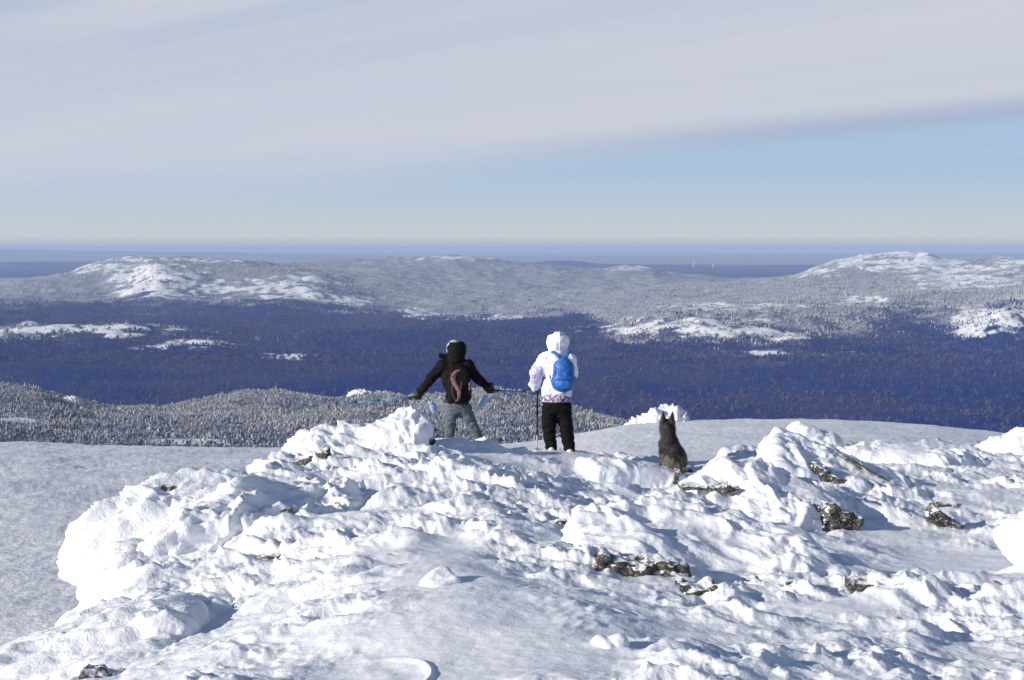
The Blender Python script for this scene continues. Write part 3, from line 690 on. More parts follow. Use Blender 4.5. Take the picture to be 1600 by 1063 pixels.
rock('long rock face with yellow-green lichen jutting from under the foreground slab', 997, 898, 9.15, [((0, 0, 0), (.27, .15, .085), (0, 15, 0)), ((-.18, .02, .045), (.10, .08, .055), (0, 8, 0)), ((.15, .02, -.01), (.13, .12, .10), (0, 10, 12))], seed=1, rough=.035)
rock('brown wedge of bare rock just below the right end of the long lichened face', 1090, 929, 8.9, [((0, 0, 0), (.10, .08, .045), (0, -12, 10)), ((-.05, 0, .02), (.06, .06, .04), (0, 10, 0))], .010, seed=2)
rock('small black rock showing in the snow to the right of the brown wedge of rock', 1168, 907, 9.15, [((0, 0, 0), (.06, .05, .022), (0, -22, 0))], .008, seed=3)
rock('tiny black stone between the brown wedge and the small black rock', 1140, 917, 9.05, [((0, 0, 0), (.028, .03, .014), (0, -10, 0))], .006, seed=4, rough=.015)
rock('thin dark stone under the crust in the middle of the foreground slab edge', 1236, 910, 9.3, [((0, 0, 0), (.035, .03, .012), (0, 0, 0))], .006, seed=5, rough=.015)
rock('flat grey-brown stone at the right tip of the foreground slab', 1354, 912, 9.5, [((0, 0, 0), (.12, .1, .028), (0, 4, 0)), ((-.06, 0, -.02), (.05, .06, .03), (0, 0, 0))], .009, seed=6)
rock('dark rock face streaked with ice on the right shoulder of the broad boulder', 1303, 816, 13.75, [((0, 0, 0), (.17, .14, .13), (0, 30, 20)), ((-.19, .03, .10), (.13, .10, .05), (0, 20, 0))], seed=7, rough=.04)
rock('dark lichened rock poking through the upper slab under the pointed boulder', 1288, 748, 16.6, [((0, 0, 0), (.19, .14, .09), (0, 32, 0)), ((-.12, .02, .06), (.10, .1, .06), (0, 0, 0))], seed=8, rough=.04)
rock('bare rock at the lower right end of the long tilted slab', 1484, 822, 16.2, [((0, 0, 0), (.27, .13, .07), (10, 36, 0))], seed=9, rough=.035)
rock('mossy green stone lying in the snow above the end of the tilted slab', 1477, 791, 16.9, [((0, 0, 0), (.12, .1, .045), (0, 6, 0))], .010, seed=10)
rock('lichened stone cropping out at the bottom left corner of the picture', 158, 1058, 7.0, [((0, 0, 0), (.09, .07, .035), (0, 10, 0)), ((-.04, .03, .02), (.04, .04, .03), (0, 0, 0))], .009, seed=11)
rock('dark stone at the foot of the rock ridge, left of the person in black', 672, 690, 18.3, [((0, 0, 0), (.045, .06, .035), (0, 10, 0))], .010, seed=12)
rock('thin dark ledge in the cleft right of the dog', 1108, 761, 15.9, [((0, 0, 0), (.30, .12, .022), (0, 2, 0)), ((.1, 0, .0), (.10, .12, .035), (0, -6, 0))], .012, seed=13)
rock('narrow black rock in the crack below the dog', 1055, 752, 18.0, [((0, 0, 0), (.035, .10, .13), (0, 12, 0))], .010, seed=14, rough=.02)
rock('thin dark edge of rock along the top of the tilted slab', 1376, 745, 18.0, [((0, 0, 0), (.50, .07, .013), (0, 30, 0))], .009, seed=15, rough=.012)
rock('small pair of dark stones peeping from the crust below the two walkers', 862, 818, 12.0, [((0, 0, 0), (.035, .03, .02), (0, 0, 0)), ((.08, 0, .01), (.035, .03, .02), (0, 0, 0))], .008, seed=16, rough=.02)
rock('grey-brown rock flank showing on the left side of the rock ridge', 485, 722, 16.9, [((0, 0, 0), (.22, .12, .07), (0, -20, 0))], .012, seed=17, rough=.03)
rock('small ochre stone on the crest behind the big left boulder', 448, 797, 12.0, [((0, 0, 0), (.05, .05, .02), (0, -15, 0))], .008, seed=18, rough=.02)
rock('small dark stone at the crest of the big left boulder', 262, 763, 12.7, [((0, 0, 0), (.05, .05, .035), (0, 10, 0))], .008, seed=19, rough=.02)
rock('dark stone in a shaded pit right of the big left boulder', 420, 872, 9.7, [((0, 0, 0), (.07, .05, .02), (0, -4, 0))], .008, seed=20, rough=.02)

# ------------------------------------------------------------------ clothing materials
BLACK = cloth('black_fabric', (.007, .0065, .0065), (.012, .011, .011), spec=.12); JEANS = cloth('grey_denim', (.065, .083, .10), (.13, .155, .175), 60, thr=(.35, .65))
MAUVE = cloth('mauve_fabric', (.13, .06, .078), (.24, .125, .15), 40); SKIN = cloth('skin', (.55, .33, .25)); CAPM = cloth('pale_grey_knit', (.5, .52, .58))
LBLUE = cloth('pale_blue_fleece', (.30, .42, .72), (.40, .52, .80), 50); WHITE = cloth('white_quilted_fabric', (.84, .82, .88), (.88, .86, .90), 14, bd=.004)
LAV = cloth('lavender_fabric', (.50, .50, .76), (.58, .57, .80), 30); BLUE = cloth('blue_nylon', (.010, .10, .38), (.016, .13, .46), 20, .55, spec=.5); DBLUE = cloth('dark_blue_webbing', (.01, .07, .30))
CREAM = cloth('cream_fleece', (.66, .63, .56), (.76, .74, .68), 50); DARK = cloth('black_plastic', (.01, .01, .012), rough=.5); SILVER = cloth('bare_aluminium', (.5, .5, .52), rough=.35); CYAN = cloth('blue_enamel', (.08, .27, .48), rough=.4)
GREENC = cloth('grey_green_cord', (.13, .15, .11)); RUBBER = cloth('boot_leather', (.05, .05, .055)); TRS = cloth('black_ski_fabric', (.006, .006, .006), (.010, .010, .010), 25, spec=.12)
def print_mat():
    m, t, b = new_mat('floral_print')
    co = t.new('ShaderNodeTexCoord').outputs['Object']; v = t.new('ShaderNodeTexVoronoi'); t.put(v.inputs['Vector'], co); v.inputs['Scale'].default_value = 34
    n = t.noise(co, 26, 3, .6); c = t.mix(t.ramp(n, .47, .53), (.60, .52, .70), (.07, .05, .11))
    c = t.mix(t.ramp(v.outputs['Distance'], .28, .18), c, (.80, .72, .82)); c = t.mix(t.ramp(t.noise(co, 17, 2), .58, .64), c, (.30, .22, .38))
    t.put(b.inputs['Base Color'], c); return m
PRINT = print_mat()
def faintprint_mat():
    m, t, b = new_mat('white_fabric_with_faint_print')
    co = t.new('ShaderNodeTexCoord').outputs['Object']; n = t.noise(co, 22, 3, .6); s_ = t.new('ShaderNodeSeparateXYZ'); t.l.new(co, s_.inputs[0])
    low = t.ramp(s_.outputs[2], 1.12, .82)
    t.put(b.inputs['Base Color'], t.mix(t.m('MULTIPLY', t.ramp(n, .53, .60), low), (.85, .83, .88), (.34, .29, .42)))
    t.put(b.inputs['Normal'], t.bump(t.noise(co, 14, 3), .3, .006)); return m
WPRINT = faintprint_mat()

def part(name, f, lo, hi, res, mat, parent, label=None, fold=0, fs=(8, 8, 20), seed=0):
    g = f
    if fold: g = lambda p: f(p) + fold * (np.abs(fbm(p * np.array(fs), 2, seed)) - .3)
    V, Q = nets(g, lo, hi, res); o = mesh_obj(name, V, Q, mat, parent)
    if label: o['label'] = label
    return o
def tubep(name, path, rad, mat, parent, n=8, label=None):
    V, Fc = tube(path, rad, n); o = mesh_obj(name, V, Fc, mat, parent)
    if label: o['label'] = label
    return o
def Lf(px0, py0, s): return lambda px, py, y=0.: np.array([(px - px0) * s, y, (py0 - py) * s])
def glove_sdf(c, axis, armdir, r=1.0, side=1):
    """hand closed round a shaft running along axis through c; armdir points from wrist to hand"""
    a = np.array(axis, float); a /= np.linalg.norm(a); h = np.array(armdir, float); h -= a * (h @ a); h /= np.linalg.norm(h); n = np.cross(a, h)
    c = np.array(c, float); ds = []
    def f(p):
        d = cap(p, c - h * .075 * r, c - h * .02 * r + n * .018 * r, .034 * r, .036 * r)
        d = U(.012, d, cap(p, c - h * .02 * r - a * .025 * r + n * .02 * r, c - h * .02 * r + a * .025 * r + n * .02 * r, .026 * r))
        for i, L in enumerate((.9, 1.0, .96, .8)):
            o = c + a * (i - 1.5) * .022 * r
            d = U(.005, d, chain(p, [o + n * .022 * r, o + (n * .020 + h * .026) * r * L, o + (-n * .012 + h * .026) * r * L, o + (-n * .026 - h * .004) * r * L], [.013 * r, .0125 * r, .0115 * r, .010 * r], .004))
        d = U(.006, d, chain(p, [c - a * .045 * r - h * .045 * r, c - a * .052 * r - h * .010 * r - n * .012 * r, c - a * .036 * r + h * .012 * r - n * .026 * r], [.016 * r, .014 * r, .011 * r], .004))
        return d
    return f, c - .14 * r, c + .14 * r
def pole(name, label, a, b_, tip_at_b=True, upper=CYAN, lower=CYAN, group=None, r=.0085):
    """trekking pole from grip a to tip b_"""
    a = np.array(a, float); b_ = np.array(b_, float); L = np.linalg.norm(b_ - a); u = (b_ - a) / L
    e_ = empty(name, tuple(a), label, 'trekking pole', group)
    at = lambda t: tuple(u * t)
    tubep('grip', [at(-.03), at(-.01), at(.06), at(.12)], [.018, .017, .014, .016], DARK, e_)
    tubep('upper_shaft', [at(.10), at(L * .45)], r * 1.15, upper, e_); tubep('joint', [at(L * .44), at(L * .47)], r * 1.8, DARK, e_)
    tubep('middle_shaft', [at(L * .46), at(L * .72)], r, upper, e_); tubep('joint', [at(L * .71), at(L * .735)], r * 1.7, DARK, e_)
    tubep('lower_shaft', [at(L * .73), at(L - .05)], r * .85, lower, e_); tubep('basket', [at(L - .075), at(L - .07), at(L - .062)], [.012, .042, .012], DARK, e_, 10)
    tubep('tip', [at(L - .06), at(L)], [.008, .003], SILVER, e_)
    o = Vector(u).orthogonal().normalized(); q = Vector(u) * .0; pts = [tuple(q + o * x + Vector(u) * z) for x, z in ((.014, -.02), (.04, .03), (.045, .10), (.02, .15), (.014, .05))]
    tubep('strap', pts, .005, DARK, e_, 5)
    return e_

# ------------------------------------------------------------------ person in the black jacket
D1 = 20.1; s1 = D1 / F * 1.012; L1 = Lf(722, 728, s1); c1 = P(722, 728, D1); c1[2] = float(H(c1[0], c1[1])[0]) - .03
p1 = empty('person', tuple(c1), 'person in black hooded jacket and grey jeans, back turned, arms spread with two poles', 'person')
dz1 = P(722, 728, D1)[2] - c1[2]
def l1(px, py, y=0.): v = L1(px, py, y); v[2] += dz1; return v
sh_l, el_l, ha_l = l1(693, 571), l1(673.5, 592, .02), l1(657, 615, .05); sh_r, el_r, ha_r = l1(731, 571), l1(745, 591, .02), l1(763, 606, .05)
hipL, knL, anL, ftL = l1(708, 640), l1(704, 664, .03), l1(701, 698, 0), l1(700, 725, 0); hipR, knR, anR, ftR = l1(727, 640), l1(738, 664, .03), l1(752, 698, 0), l1(757, 724, 0)
def torso1(p, g=0.):
    return U(.06, ell(p, l1(713, 590), (.205 + g, .135 + g, .24 + g)), ell(p, l1(716, 618), (.175 + g, .125 + g, .2 + g)), cap(p, sh_l, sh_r, .075 + g), cap(p, l1(712, 570), l1(713, 552), .075 + g))
def legs1(p, g=0.):
    return U(.05, ell(p, l1(717, 635), (.155 + g, .115 + g, .13 + g)), chain(p, [hipL, knL, anL], [.092 + g, .074 + g, .066 + g]), chain(p, [hipR, knR, anR], [.092 + g, .074 + g, .066 + g]))
def body1(p):
    d = U(.05, torso1(p, -.035), legs1(p, -.03), chain(p, [sh_l, el_l, ha_l], [.045, .036, .028]), chain(p, [sh_r, el_r, ha_r], [.045, .036, .028]), cap(p, anL, ftL, .04), cap(p, anR, ftR, .04))
    hd = U(.02, ell(p, l1(712.5, 546, .03), (.078, .095, .115)), ell(p, l1(712.5, 547, .125), (.014, .02, .022)), ell(p, l1(703.5, 547, .03), (.012, .02, .03)), ell(p, l1(721.5, 547, .03), (.012, .02, .03)), cap(p, l1(712.5, 556), l1(713, 570), .05))
    return U(.03, d, hd)
part('body', body1, (-.75, -.25, -.02), (.55, .3, 1.95), .016, SKIN, p1)
def jacket1(p):
    d = torso1(p); d = np.maximum(d, l1(0, 632)[2] - p[:, 2])
    d = U(.045, d, chain(p, [sh_l, el_l, ha_l + (ha_l - el_l) * .02], [.078, .066, .050]), chain(p, [sh_r, el_r, ha_r], [.078, .066, .050]))
    return d
part('jacket', jacket1, (-.8, -.3, .6), (.6, .3, 1.7), .011, BLACK, p1, fold=.034, fs=(6, 6, 11), seed=5)
def hood1(p):
    d = ell(p, l1(714.0, 546.6), (.140, .15, .155)); d = np.maximum(d, -ell(p, l1(713, 546, .14), (.095, .12, .12)))
    d = U(.04, d, ell(p, l1(713, 563), (.13, .12, .075)))
    return U(.03, d, ell(p, l1(703, 557, -.02), (.05, .04, .03)), cap(p, l1(699, 557, -.02), l1(689.5, 556, -.03), .028, .036))
part('hood', hood1, (-.45, -.3, 1.2), (.2, .3, 1.8), .009, BLACK, p1, fold=.014, fs=(9, 9, 9), seed=6)
part('cap', lambda p: ell(p, l1(710.2, 545.7, .015), (.111, .12, .131)), (-.4, -.3, 1.2), (.2, .3, 1.9), .012, CAPM, p1, 'pale cap showing at the upper left of the dark hood')
part('jeans', legs1, (-.45, -.25, .0), (.5, .3, 1.1), .010, JEANS, p1, fold=.034, fs=(7, 7, 19), seed=7)
for nm, a, t_ in (('boot', anL, ftL), ('boot', anR, ftR)):
    part('boot', lambda p: U(.03, cap(p, a + (0, 0, -.03), t_ + (0, 0, .05), .058), cap(p, t_ + (0, -.04, .03), t_ + (0, .17, .02), .05, .042)), np.minimum(a, t_) - (.12, .15, .1), np.maximum(a, t_) + (.12, .28, .1), .014, RUBBER, p1)
dirL = l1(518, 633) - l1(653, 621.5); dirR = l1(900, 619) - l1(766, 612)
for hc, ad, arm in ((l1(653.5, 620.5, .06), dirL, ha_l - el_l), (l1(766, 611, .06), dirR, ha_r - el_r)):
    f_, lo_, hi_ = glove_sdf(hc, ad, arm, 1.15); part('glove', lambda p: U(.02, f_(p), cap(p, hc - .09 * arm / np.linalg.norm(arm), hc - .06 * arm / np.linalg.norm(arm), .05)), lo_ - .03, hi_ + .03, .0075, DARK, p1)
def wpt(c, v): return tuple(np.array(c) + v)
pole('trekking_pole', 'blue trekking pole held out to the left, tip over the rock ridge', np.array(c1) + l1(653.5, 620.5, .06), np.array(c1) + l1(519, 633, .10), group='trekking poles of the person in the black jacket')
pole('trekking_pole', 'blue trekking pole held out to the right, passing behind the person in white', np.array(c1) + l1(766, 611, .06), np.array(c1) + l1(880, 617.5, .30), group='trekking poles of the person in the black jacket')
# mittens hanging from the cuffs
def mitten(lab, px, py, tilt):
    c = np.array(c1) + l1(px, py, .02); M = rotm(0, tilt, 20)
    e_ = empty('mitten', tuple(c), lab, 'mitten', 'mittens hanging from the cuffs')
    part('hand_pouch', lambda p: U(.02, ell(p, (0, 0, -.01), (.042, .026, .085), M), ell(p, M @ np.array([.042, 0, .0]), (.016, .016, .045), M)), (-.13, -.1, -.13), (.13, .1, .13), .006, LBLUE, e_, fold=.006, fs=(20, 20, 20))
    part('cuff', lambda p: np.maximum(ell(p, M @ np.array([0, 0, .075]), (.042, .03, .028), M), -ell(p, M @ np.array([0, 0, .10]), (.032, .02, .02), M)), (-.13, -.1, -.0), (.13, .1, .15), .006, LBLUE, e_)
    return e_, c
m_, cm = mitten('pale blue mitten dangling from the left wrist of the person in the black jacket', 677, 637, -20)
tubep('cord', [tuple(M_) for M_ in (rotm(0, -20, 20) @ np.array([0, 0, .08]), rotm(0, -20, 20) @ np.array([0, 0, .12]), np.array(c1) + ha_l + (.05, -.01, -.02) - cm)], .005, DARK, m_, 5)
m_, cm = mitten('pale blue mitten dangling from the right wrist of the person in the black jacket', 755.5, 627.5, 30)
tubep('cord', [tuple(M_) for M_ in (rotm(0, 30, 20) @ np.array([0, 0, .08]), rotm(0, 30, 20) @ np.array([0, 0, .11]), np.array(c1) + ha_r + (.0, -.01, -.03) - cm)], .005, DARK, m_, 5)
# its backpack
bc = np.array(c1) + l1(718.5, 600, -.17)
bp = empty('backpack', tuple(bc), 'black backpack with a mauve curved stripe on the person in the black jacket', 'backpack')
def pack1(p): return U(.04, box(p, (0, .0, -.02), (.155, .075, .24), .07), ell(p, (0, -.03, -.10), (.13, .08, .13)), ell(p, (0, 0, .17), (.13, .07, .10)))
part('bag', pack1, (-.22, -.16, -.32), (.22, .12, .32), .010, BLACK, bp, fold=.010, fs=(10, 10, 10))
def on_pack(f, x, z):
    y = np.linspace(-.2, .05, 60); v = f(np.stack([np.full(60, x), y, np.full(60, z)], -1)); k_ = np.argmax(v < 0); return y[k_] if (v < 0).any() else -.07
def ribbon(name, pts, wid, mat, parent, f, th=.008, label=None):
    V = []; n = len(pts)
    for i, (x, z) in enumerate(pts):
        a, b_ = pts[max(i-1, 0)], pts[min(i+1, n-1)]; t_ = np.array([b_[0]-a[0], b_[1]-a[1]]); t_ /= np.linalg.norm(t_); q = np.array([-t_[1], t_[0]]) * wid[i] / 2
        for sgn in (1, -1):
            xx, zz = x + sgn * q[0], z + sgn * q[1]; y = on_pack(f, xx, zz); V += [(xx, y - th, zz), (xx, y + .01, zz)]
    Fc = []
    for i in range(n - 1):
        b0, b1 = 4 * i, 4 * i + 4; Fc += [[b0, b0+2, b1+2, b1], [b0+2, b0+3, b1+3, b1+2], [b0+3, b0+1, b1+1, b1+3], [b0+1, b0, b1, b1+1]]
    Fc += [[0, 1, 3, 2], [4*n-4, 4*n-2, 4*n-1, 4*n-3]]
    o = mesh_obj(name, V, Fc, mat, parent); 
    if label: o['label'] = label
    return o
sp = [(.02, .215), (-.035, .20), (-.075, .15), (-.085, .09), (-.06, .03), (-.02, -.03), (.005, -.09), (.005, -.15), (-.02, -.20), (-.05, -.225)]
sw = [.02, .045, .07, .075, .07, .06, .055, .045, .03, .015]
f32 = lambda v: v
spi = np.array(sp); tt = np.linspace(0, len(sp) - 1, 34); sx = np.interp(tt, range(len(sp)), spi[:, 0]); sz = np.interp(tt, range(len(sp)), spi[:, 1]); sw_ = np.interp(tt, range(len(sp)), sw)
ks = np.array([.25, .5, .25]); sx[1:-1] = np.convolve(sx, ks, 'valid'); sz[1:-1] = np.convolve(sz, ks, 'valid')
ribbon('stripe', list(zip(sx, sz)), sw_, MAUVE, bp, pack1, label='mauve S-shaped stripe')
ribbon('side_panel', [(.148, .05), (.15, 0), (.15, -.06), (.145, -.12)], [.02, .03, .03, .02], MAUVE, bp, pack1)
tubep('cord', [(-.09, -.075, .02), (-.10, -.10, -.06), (-.085, -.12, -.13), (-.05, -.12, -.20), (-.01, -.115, -.215), (.02, -.12, -.15), (.02, -.12, -.05), (.04, -.09, .06)], .005, GREENC, bp, 5)
tubep('carry_handle', [(-.04, .03, .25), (-.02, .02, .285), (.02, .02, .285), (.04, .03, .25)], .009, BLACK, bp, 6)
for sx_ in (-1, 1): tubep('shoulder_strap', [(sx_ * .08, .03, .22), (sx_ * .10, .10, .27), (sx_ * .11, .22, .26), (sx_ * .12, .31, .12), (sx_ * .15, .25, -.10), (sx_ * .15, .05, -.18)], .02, BLACK, bp, 6)
tubep('compression_strap', [(-.16, -.02, -.08), (-.19, .03, -.16), (-.185, .05, -.26)], .008, DARK, bp, 5)

# ------------------------------------------------------------------ person in the white jacket
D2 = 19.45; s2 = D2 / F * 1.012; c2 = P(870, 707, D2); z2 = c2[2]; c2[2] = float(H(c2[0], c2[1])[0]) - .01; dz2 = z2 - c2[2]
p2 = empty('person', tuple(c2), 'person in white hooded jacket and black trousers, back turned, leaning on a pole', 'person')
L2 = Lf(870, 707, s2)
def l2(px, py, y=0.): v = L2(px, py, y); v[2] += dz2; return v
aL = [l2(851, 563), l2(838.8, 582, -.02), l2(837, 600, .10)]; aR = [l2(889, 563), l2(893.5, 585, .06), l2(882, 602, .24)]
hl = [l2(859, 640), l2(857.5, 664, .02), l2(861, 700, 0)]; hr = [l2(880, 640), l2(884, 666, .02), l2(889.5, 702, 0)]
def torso2(p, g=0.): return U(.07, ell(p, l2(871, 575), (.205 + g, .15 + g, .23 + g)), ell(p, l2(869.5, 612), (.205 + g, .15 + g, .22 + g)), cap(p, l2(855, 562), l2(887, 562), .09 + g), cap(p, l2(871, 562), l2(871, 548), .09 + g))
def trs2(p, g=0.):
    return U(.04, ell(p, l2(869.5, 634), (.195 + g, .14 + g, .14 + g)), chain(p, hl, [.110 + g, .092 + g, .078 + g]), chain(p, hr, [.110 + g, .092 + g, .080 + g]))
def body2(p):
    return U(.03, torso2(p, -.05), trs2(p, -.04), chain(p, aL, [.045, .04, .03]), chain(p, aR, [.045, .04, .03]), cap(p, hl[2], l2(861, 703, .1), .03), cap(p, hr[2], l2(890, 705, .1), .03),
             ell(p, l2(871, 536, .03), (.08, .095, .115)), ell(p, l2(871, 538, .125), (.014, .02, .022)), ell(p, l2(861.5, 537, .03), (.012, .02, .03)), ell(p, l2(880.5, 537, .03), (.012, .02, .03)))
part('body', body2, (-.4, -.3, -.02), (.35, .4, 1.75), .016, SKIN, p2)
def quilt(p): return .006 * np.abs(np.sin(p[:, 2] * 42 + 2.5 * perlin(p * 3, 90)))
def jacket2(p):
    d = U(.05, torso2(p), chain(p, aL[:2], [.092, .082]), chain(p, aR, [.088, .078, .06]))
    return np.maximum(d, l2(0, 618)[2] - p[:, 2]) - quilt(p)
part('jacket', jacket2, (-.5, -.35, .6), (.45, .45, 1.6), .011, WPRINT, p2, fold=.026, fs=(7, 7, 11), seed=9)
part('printed_hem', lambda p: np.maximum(np.maximum(ell(p, l2(869.3, 620), (.208, .155, .26)), l2(0, 627.5)[2] - p[:, 2]), p[:, 2] - l2(0, 615.5)[2]), (-.4, -.3, .6), (.35, .3, 1.), .009, PRINT, p2, 'hem band with purple and black flower print', fold=.008, seed=10)
part('sleeve', lambda p: chain(p, [aL[0] * .35 + aL[1] * .65, aL[1], aL[2]], [.092, .091, .072]) - quilt(p), (-.5, -.2, .8), (-.1, .3, 1.35), .010, LAV, p2, 'lavender lower sleeve', fold=.022, seed=11)
part('hood', lambda p: U(.05, np.maximum(ell(p, l2(871.3, 535), (.150, .160, .138)), -ell(p, l2(871, 536, .17), (.10, .10, .11))), ell(p, l2(871.5, 551), (.125, .125, .07))) - quilt(p) * .8 - .008 * np.exp(-((p[:, 0] - l2(874, 0)[0]) / .006) ** 2), (-.3, -.3, 1.2), (.3, .3, 1.75), .009, WHITE, p2, fold=.026, fs=(8, 8, 8), seed=12)
part('trousers', trs2, (-.4, -.25, -.05), (.4, .3, 1.), .010, TRS, p2, fold=.030, fs=(6, 6, 13), seed=13)
for a in (hl[2], hr[2]):
    bt = part('boot', lambda p: U(.03, cap(p, a + (0, 0, .02), a + (0, .02, -.03), .062), cap(p, a + (0, -.05, -.03), a + (0, .17, -.035), .048, .042)), a - (.12, .16, .12), a + (.12, .27, .12), .012, CREAM, p2, 'pale snowy boot')
def mit2(p):
    c = l2(835.5, 604, .10); f_ = glove_sdf(l2(839.8, 602, .12), (0, 0, 1), (-.2, .3, -.9) if False else (.9, .3, -.1), 1.2)[0]
    return U(.02, ell(p, c, (.052, .055, .085), rotm(0, 8, 0)), ell(p, c + (.01, -.035, .02), (.03, .03, .05)), f_(p))
part('mitten', mit2, (-.5, -.15, .75), (-.1, .35, 1.15), .009, CREAM, p2, 'cream mitten gripping the upright pole', fold=.006, fs=(20, 20, 20))
pg = c2 + l2(839.8, 597, .12); pb = c2 + l2(839.3, 697, .12); pb[2] = float(H(pb[0], pb[1])[0]) - .02
pole('trekking_pole', 'upright trekking pole, black above and silver below, under the cream mitten', pg, pb, upper=DARK, lower=SILVER, r=.0105)
# blue backpack
bc2 = c2 + l2(879, 583, -.20)
b2 = empty('backpack', tuple(bc2), 'bright blue backpack on the person in the white jacket', 'backpack', rz=R(-8)); b2.scale = (.93, .95, .95)
Mb = rotm(6, 4, 0)
def pack2(p): 
    q = p @ Mb
    return U(.05, ell(p, Mb @ np.array([0, 0, -.10]), (.17, .12, .16), Mb), ell(p, Mb @ np.array([-.01, .01, .08]), (.125, .09, .17), Mb), box(p, Mb @ np.array([0, .05, -.03]), (.15, .06, .20), .06, Mb))
part('bag', pack2, (-.25, -.2, -.32), (.25, .2, .32), .010, BLUE, b2, fold=.016, fs=(7, 7, 9), seed=15)
part('front_pocket', lambda p: U(.03, ell(p, (.01, -.085, -.13), (.12, .06, .085)), box(p, (.01, -.07, -.14), (.11, .05, .07), .04)), (-.2, -.2, -.3), (.2, .05, .05), .009, BLUE, b2, fold=.010, fs=(9, 9, 9), seed=16)
tubep('zip', [(-.11, -.11, -.075), (-.05, -.150, -.062), (.02, -.157, -.058), (.08, -.14, -.062), (.13, -.10, -.075)], .004, DBLUE, b2, 5)
tubep('zip', [(x, on_pack(pack2, x, z) - .002, z) for x, z in ((-.12, -.02), (-.105, .08), (-.06, .17), (0, .20), (.06, .17), (.10, .08), (.13, -.02))], .004, DBLUE, b2, 5)
tubep('carry_handle', [(-.04, .02, .235), (-.02, .0, .27), (.02, .0, .27), (.03, .02, .235)], .010, BLUE, b2, 6)
tubep('shoulder_strap', [(-.02, .0, .20), (-.08, .02, .26), (-.15, .06, .31), (-.20, .15, .30), (-.22, .30, .15), (-.21, .25, -.05), (-.16, .07, -.17)], [.028, .026, .026, .024, .022, .018, .012], BLUE, b2, 6)
tubep('shoulder_strap', [(.01, .0, .20), (.05, .02, .27), (.09, .06, .33), (.10, .16, .32), (.12, .34, .15), (.15, .25, -.05), (.14, .07, -.17)], [.028, .026, .026, .024, .022, .018, .012], BLUE, b2, 6)
tubep('webbing', [(-.14, .06, -.16), (-.19, .05, -.10), (-.22, .07, .04), (-.20, .12, .12)], .007, DBLUE, b2, 5)

# ------------------------------------------------------------------ dog, sitting with its back to us
DD = 19.5; sdg = D2 / F * 1.012; cd = P(1048, 735, DD); zd = cd[2]; cd[2] = float(H(cd[0], cd[1])[0]); ddz = zd - cd[2]
dog = empty('dog', tuple(cd), 'dark grey wolf-like dog sitting with its back to the camera, ears up', 'dog')
dL = Lf(1048, 735, sdg)
def ld(px, py, y=0.): v = dL(px, py, y); v[2] += ddz; return v
def dog_sdf(p):
    head = U(.03, ell(p, ld(1044.3, 666, .17), (.080, .105, .085)), cap(p, ld(1044, 667, .22), ld(1044, 669, .34), .048, .032), ell(p, ld(1037, 671, .16), (.045, .07, .075)), ell(p, ld(1051.5, 671, .16), (.045, .07, .075)))
    ears = np.minimum(chain(p, [ld(1037.2, 660, .13), ld(1036.9, 645.5, .12)], [.046, .010], .01), chain(p, [ld(1050.8, 660, .13), ld(1051.6, 645.5, .12)], [.046, .010], .01))
    neck = chain(p, [ld(1044.5, 670, .15), ld(1045, 682, .12), ld(1046.5, 695, .09)], [.080, .092, .115])
    trunk = U(.06, ell(p, ld(1047, 696, .10), (.120, .155, .15), rotm(-25, 8, 0)), ell(p, ld(1053.5, 711, .02), (.148, .17, .155), rotm(-25, 8, 0)), ell(p, ld(1056, 720, -.02), (.145, .14, .12)))
    hind = U(.03, ell(p, ld(1042.5, 718, .05), (.065, .15, .125), rotm(15, 0, 12)), ell(p, ld(1064, 720, .05), (.068, .16, .125), rotm(15, 0, -12)), cap(p, ld(1040.5, 730, .03), ld(1038, 732.5, .24), .035, .030), cap(p, ld(1067, 730, .02), ld(1069, 732.5, .24), .035, .030))
    fore = U(.02, chain(p, [ld(1037.5, 695, .22), ld(1037.5, 712, .27), ld(1037.5, 730, .27), ld(1037.5, 732.5, .32)], [.055, .036, .028, .032]), chain(p, [ld(1050, 695, .22), ld(1050, 712, .28), ld(1050, 730, .28), ld(1050, 732.5, .33)], [.055, .036, .028, .032]))
    tail = chain(p, [ld(1057, 726, -.12), ld(1062, 731, -.20), ld(1071, 732.5, -.20), ld(1078, 732.6, -.14)], [.05, .042, .040, .018])
    return U(.02, U(.05, head, neck, trunk, hind), U(.02, fore, 9 + 0 * p[:, 0]), ears, tail)
def dog_col(p):
    """coat: black saddle and ears, grey sides, tan haunches"""
    z = p[:, 2] - ddz; x = p[:, 0]; cx = np.interp(z, [0, .2, .4, .6], [.09, .05, -.01, -.035]); n = fbm(p * 14, 3, 77) + .6 * perlin(p * 45, 78)
    tan = sm(.26 - z + .10 * n, 0, .10) * sm(z, .02, .07) * sm(np.abs(x - cx) + .05 * n, .02, .09) * (p[:, 1] < .16)
    tan = np.maximum(tan, .5 * sm(.20 - z + .06 * n, 0, .06) * sm(z, .05, .09) * (x < .1)) 
    grey = sm(np.abs(x - cx) + .05 * n, .05, .12) * sm(z, .28, .36) * sm(.70 - z, 0, .05)
    grey = np.maximum(grey, .8 * sm(n, .12, .5) * (z < .68))
    return tan, grey
m, t, b = new_mat('dog_coat')
at_ = t.new('ShaderNodeAttribute', attribute_name='tan').outputs['Fac']; ag = t.new('ShaderNodeAttribute', attribute_name='grey').outputs['Fac']
c = t.mix(ag, (.010, .009, .009), (.055, .053, .050)); c = t.mix(at_, c, (.17, .15, .12)); t.put(b.inputs['Base Color'], c); b.inputs['Roughness'].default_value = .75
COAT = m
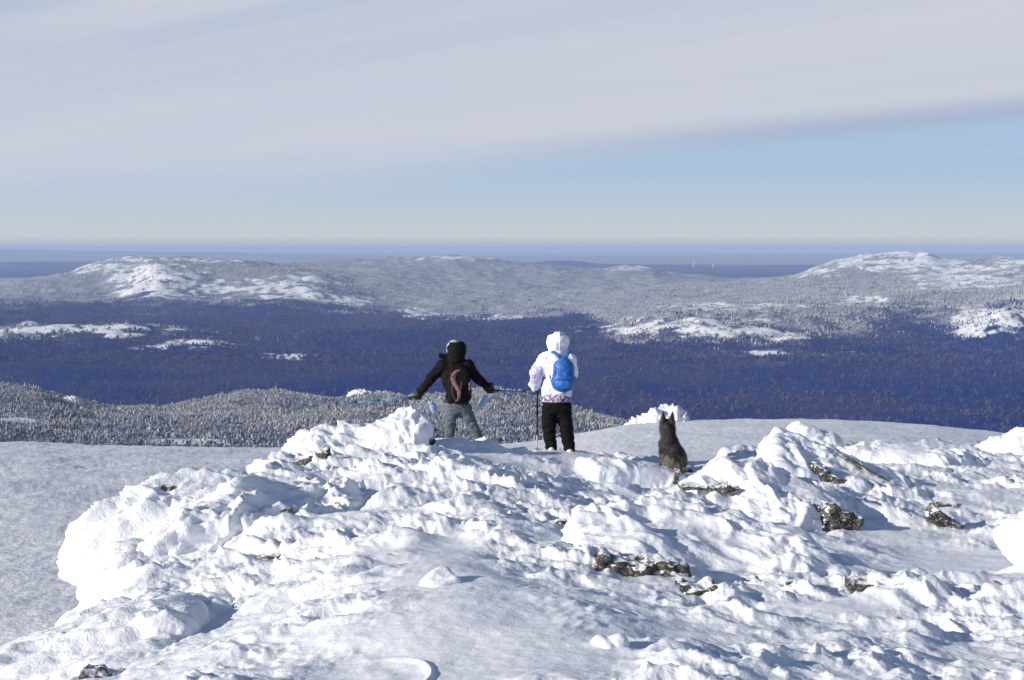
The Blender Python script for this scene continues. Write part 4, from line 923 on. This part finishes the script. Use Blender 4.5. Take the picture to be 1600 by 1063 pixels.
V, Q = nets(dog_sdf, (-.28, -.35, -.08), (.42, .48, .90), .0105)
o = mesh_obj('body', V, Q, COAT, dog); tn, gr = dog_col(V); attr(o, 'tan', tn); attr(o, 'grey', gr)
# fur: short locks lying down the body
e_ = .008; rg_ = np.random.default_rng(5); pick = rg_.choice(len(V), 9000); B = V[pick] + rg_.normal(0, .004, (9000, 3))
N = np.stack([dog_sdf(B + np.eye(3)[i] * e_) - dog_sdf(B - np.eye(3)[i] * e_) for i in range(3)], -1); N /= np.linalg.norm(N, axis=1, keepdims=True)
earm = B[:, 2] - ddz > .70
Dn = N * .55 + np.array([.12, -.05, -1.0]) + rg_.normal(0, .22, B.shape); Dn[earm] = N[earm] * .25 + np.array([0, 0, 1.0]); Dn /= np.linalg.norm(Dn, axis=1, keepdims=True)
ln = np.where(earm, .012, rg_.uniform(.022, .050, len(B))); sd_ = np.cross(Dn, N); sd_ /= np.maximum(np.linalg.norm(sd_, axis=1, keepdims=True), 1e-6)
Vf = np.stack([B - sd_ * .0035, B + sd_ * .0035, B + Dn * ln[:, None] + N * .004], 1).reshape(-1, 3); Ff = np.arange(len(Vf)).reshape(-1, 3)
fo = mesh_obj('fur', Vf, Ff, COAT, dog, smooth=False); tn, gr = dog_col(np.repeat(B, 3, 0)); attr(fo, 'tan', tn); attr(fo, 'grey', np.clip(gr + rg_.uniform(-.2, .3, len(gr)), 0, 1)); fo['kind'] = 'stuff'

# thin smoke plumes far out on the plain
SMK, t, b = new_mat('white_smoke'); t.put(b.inputs['Base Color'], (.42, .43, .46)); b.inputs['Roughness'].default_value = 1
for px, h_, lab in ((1083, 190, 'left and taller of the two white smoke plumes on the far plain'), (1113, 130, 'right and shorter of the two white smoke plumes on the far plain')):
    c_ = P(px, 422, 27000); V, Fc = tube([(0, 0, -60), (4, 0, h_ * .3), (14, 0, h_ * .65), (34, 0, h_)], [7, 11, 15, 8], 9)
    o = mesh_obj('smoke_plume', V, Fc, SMK); o.location = c_; tag(o, lab, 'smoke plume', 'smoke plumes on the far plain')
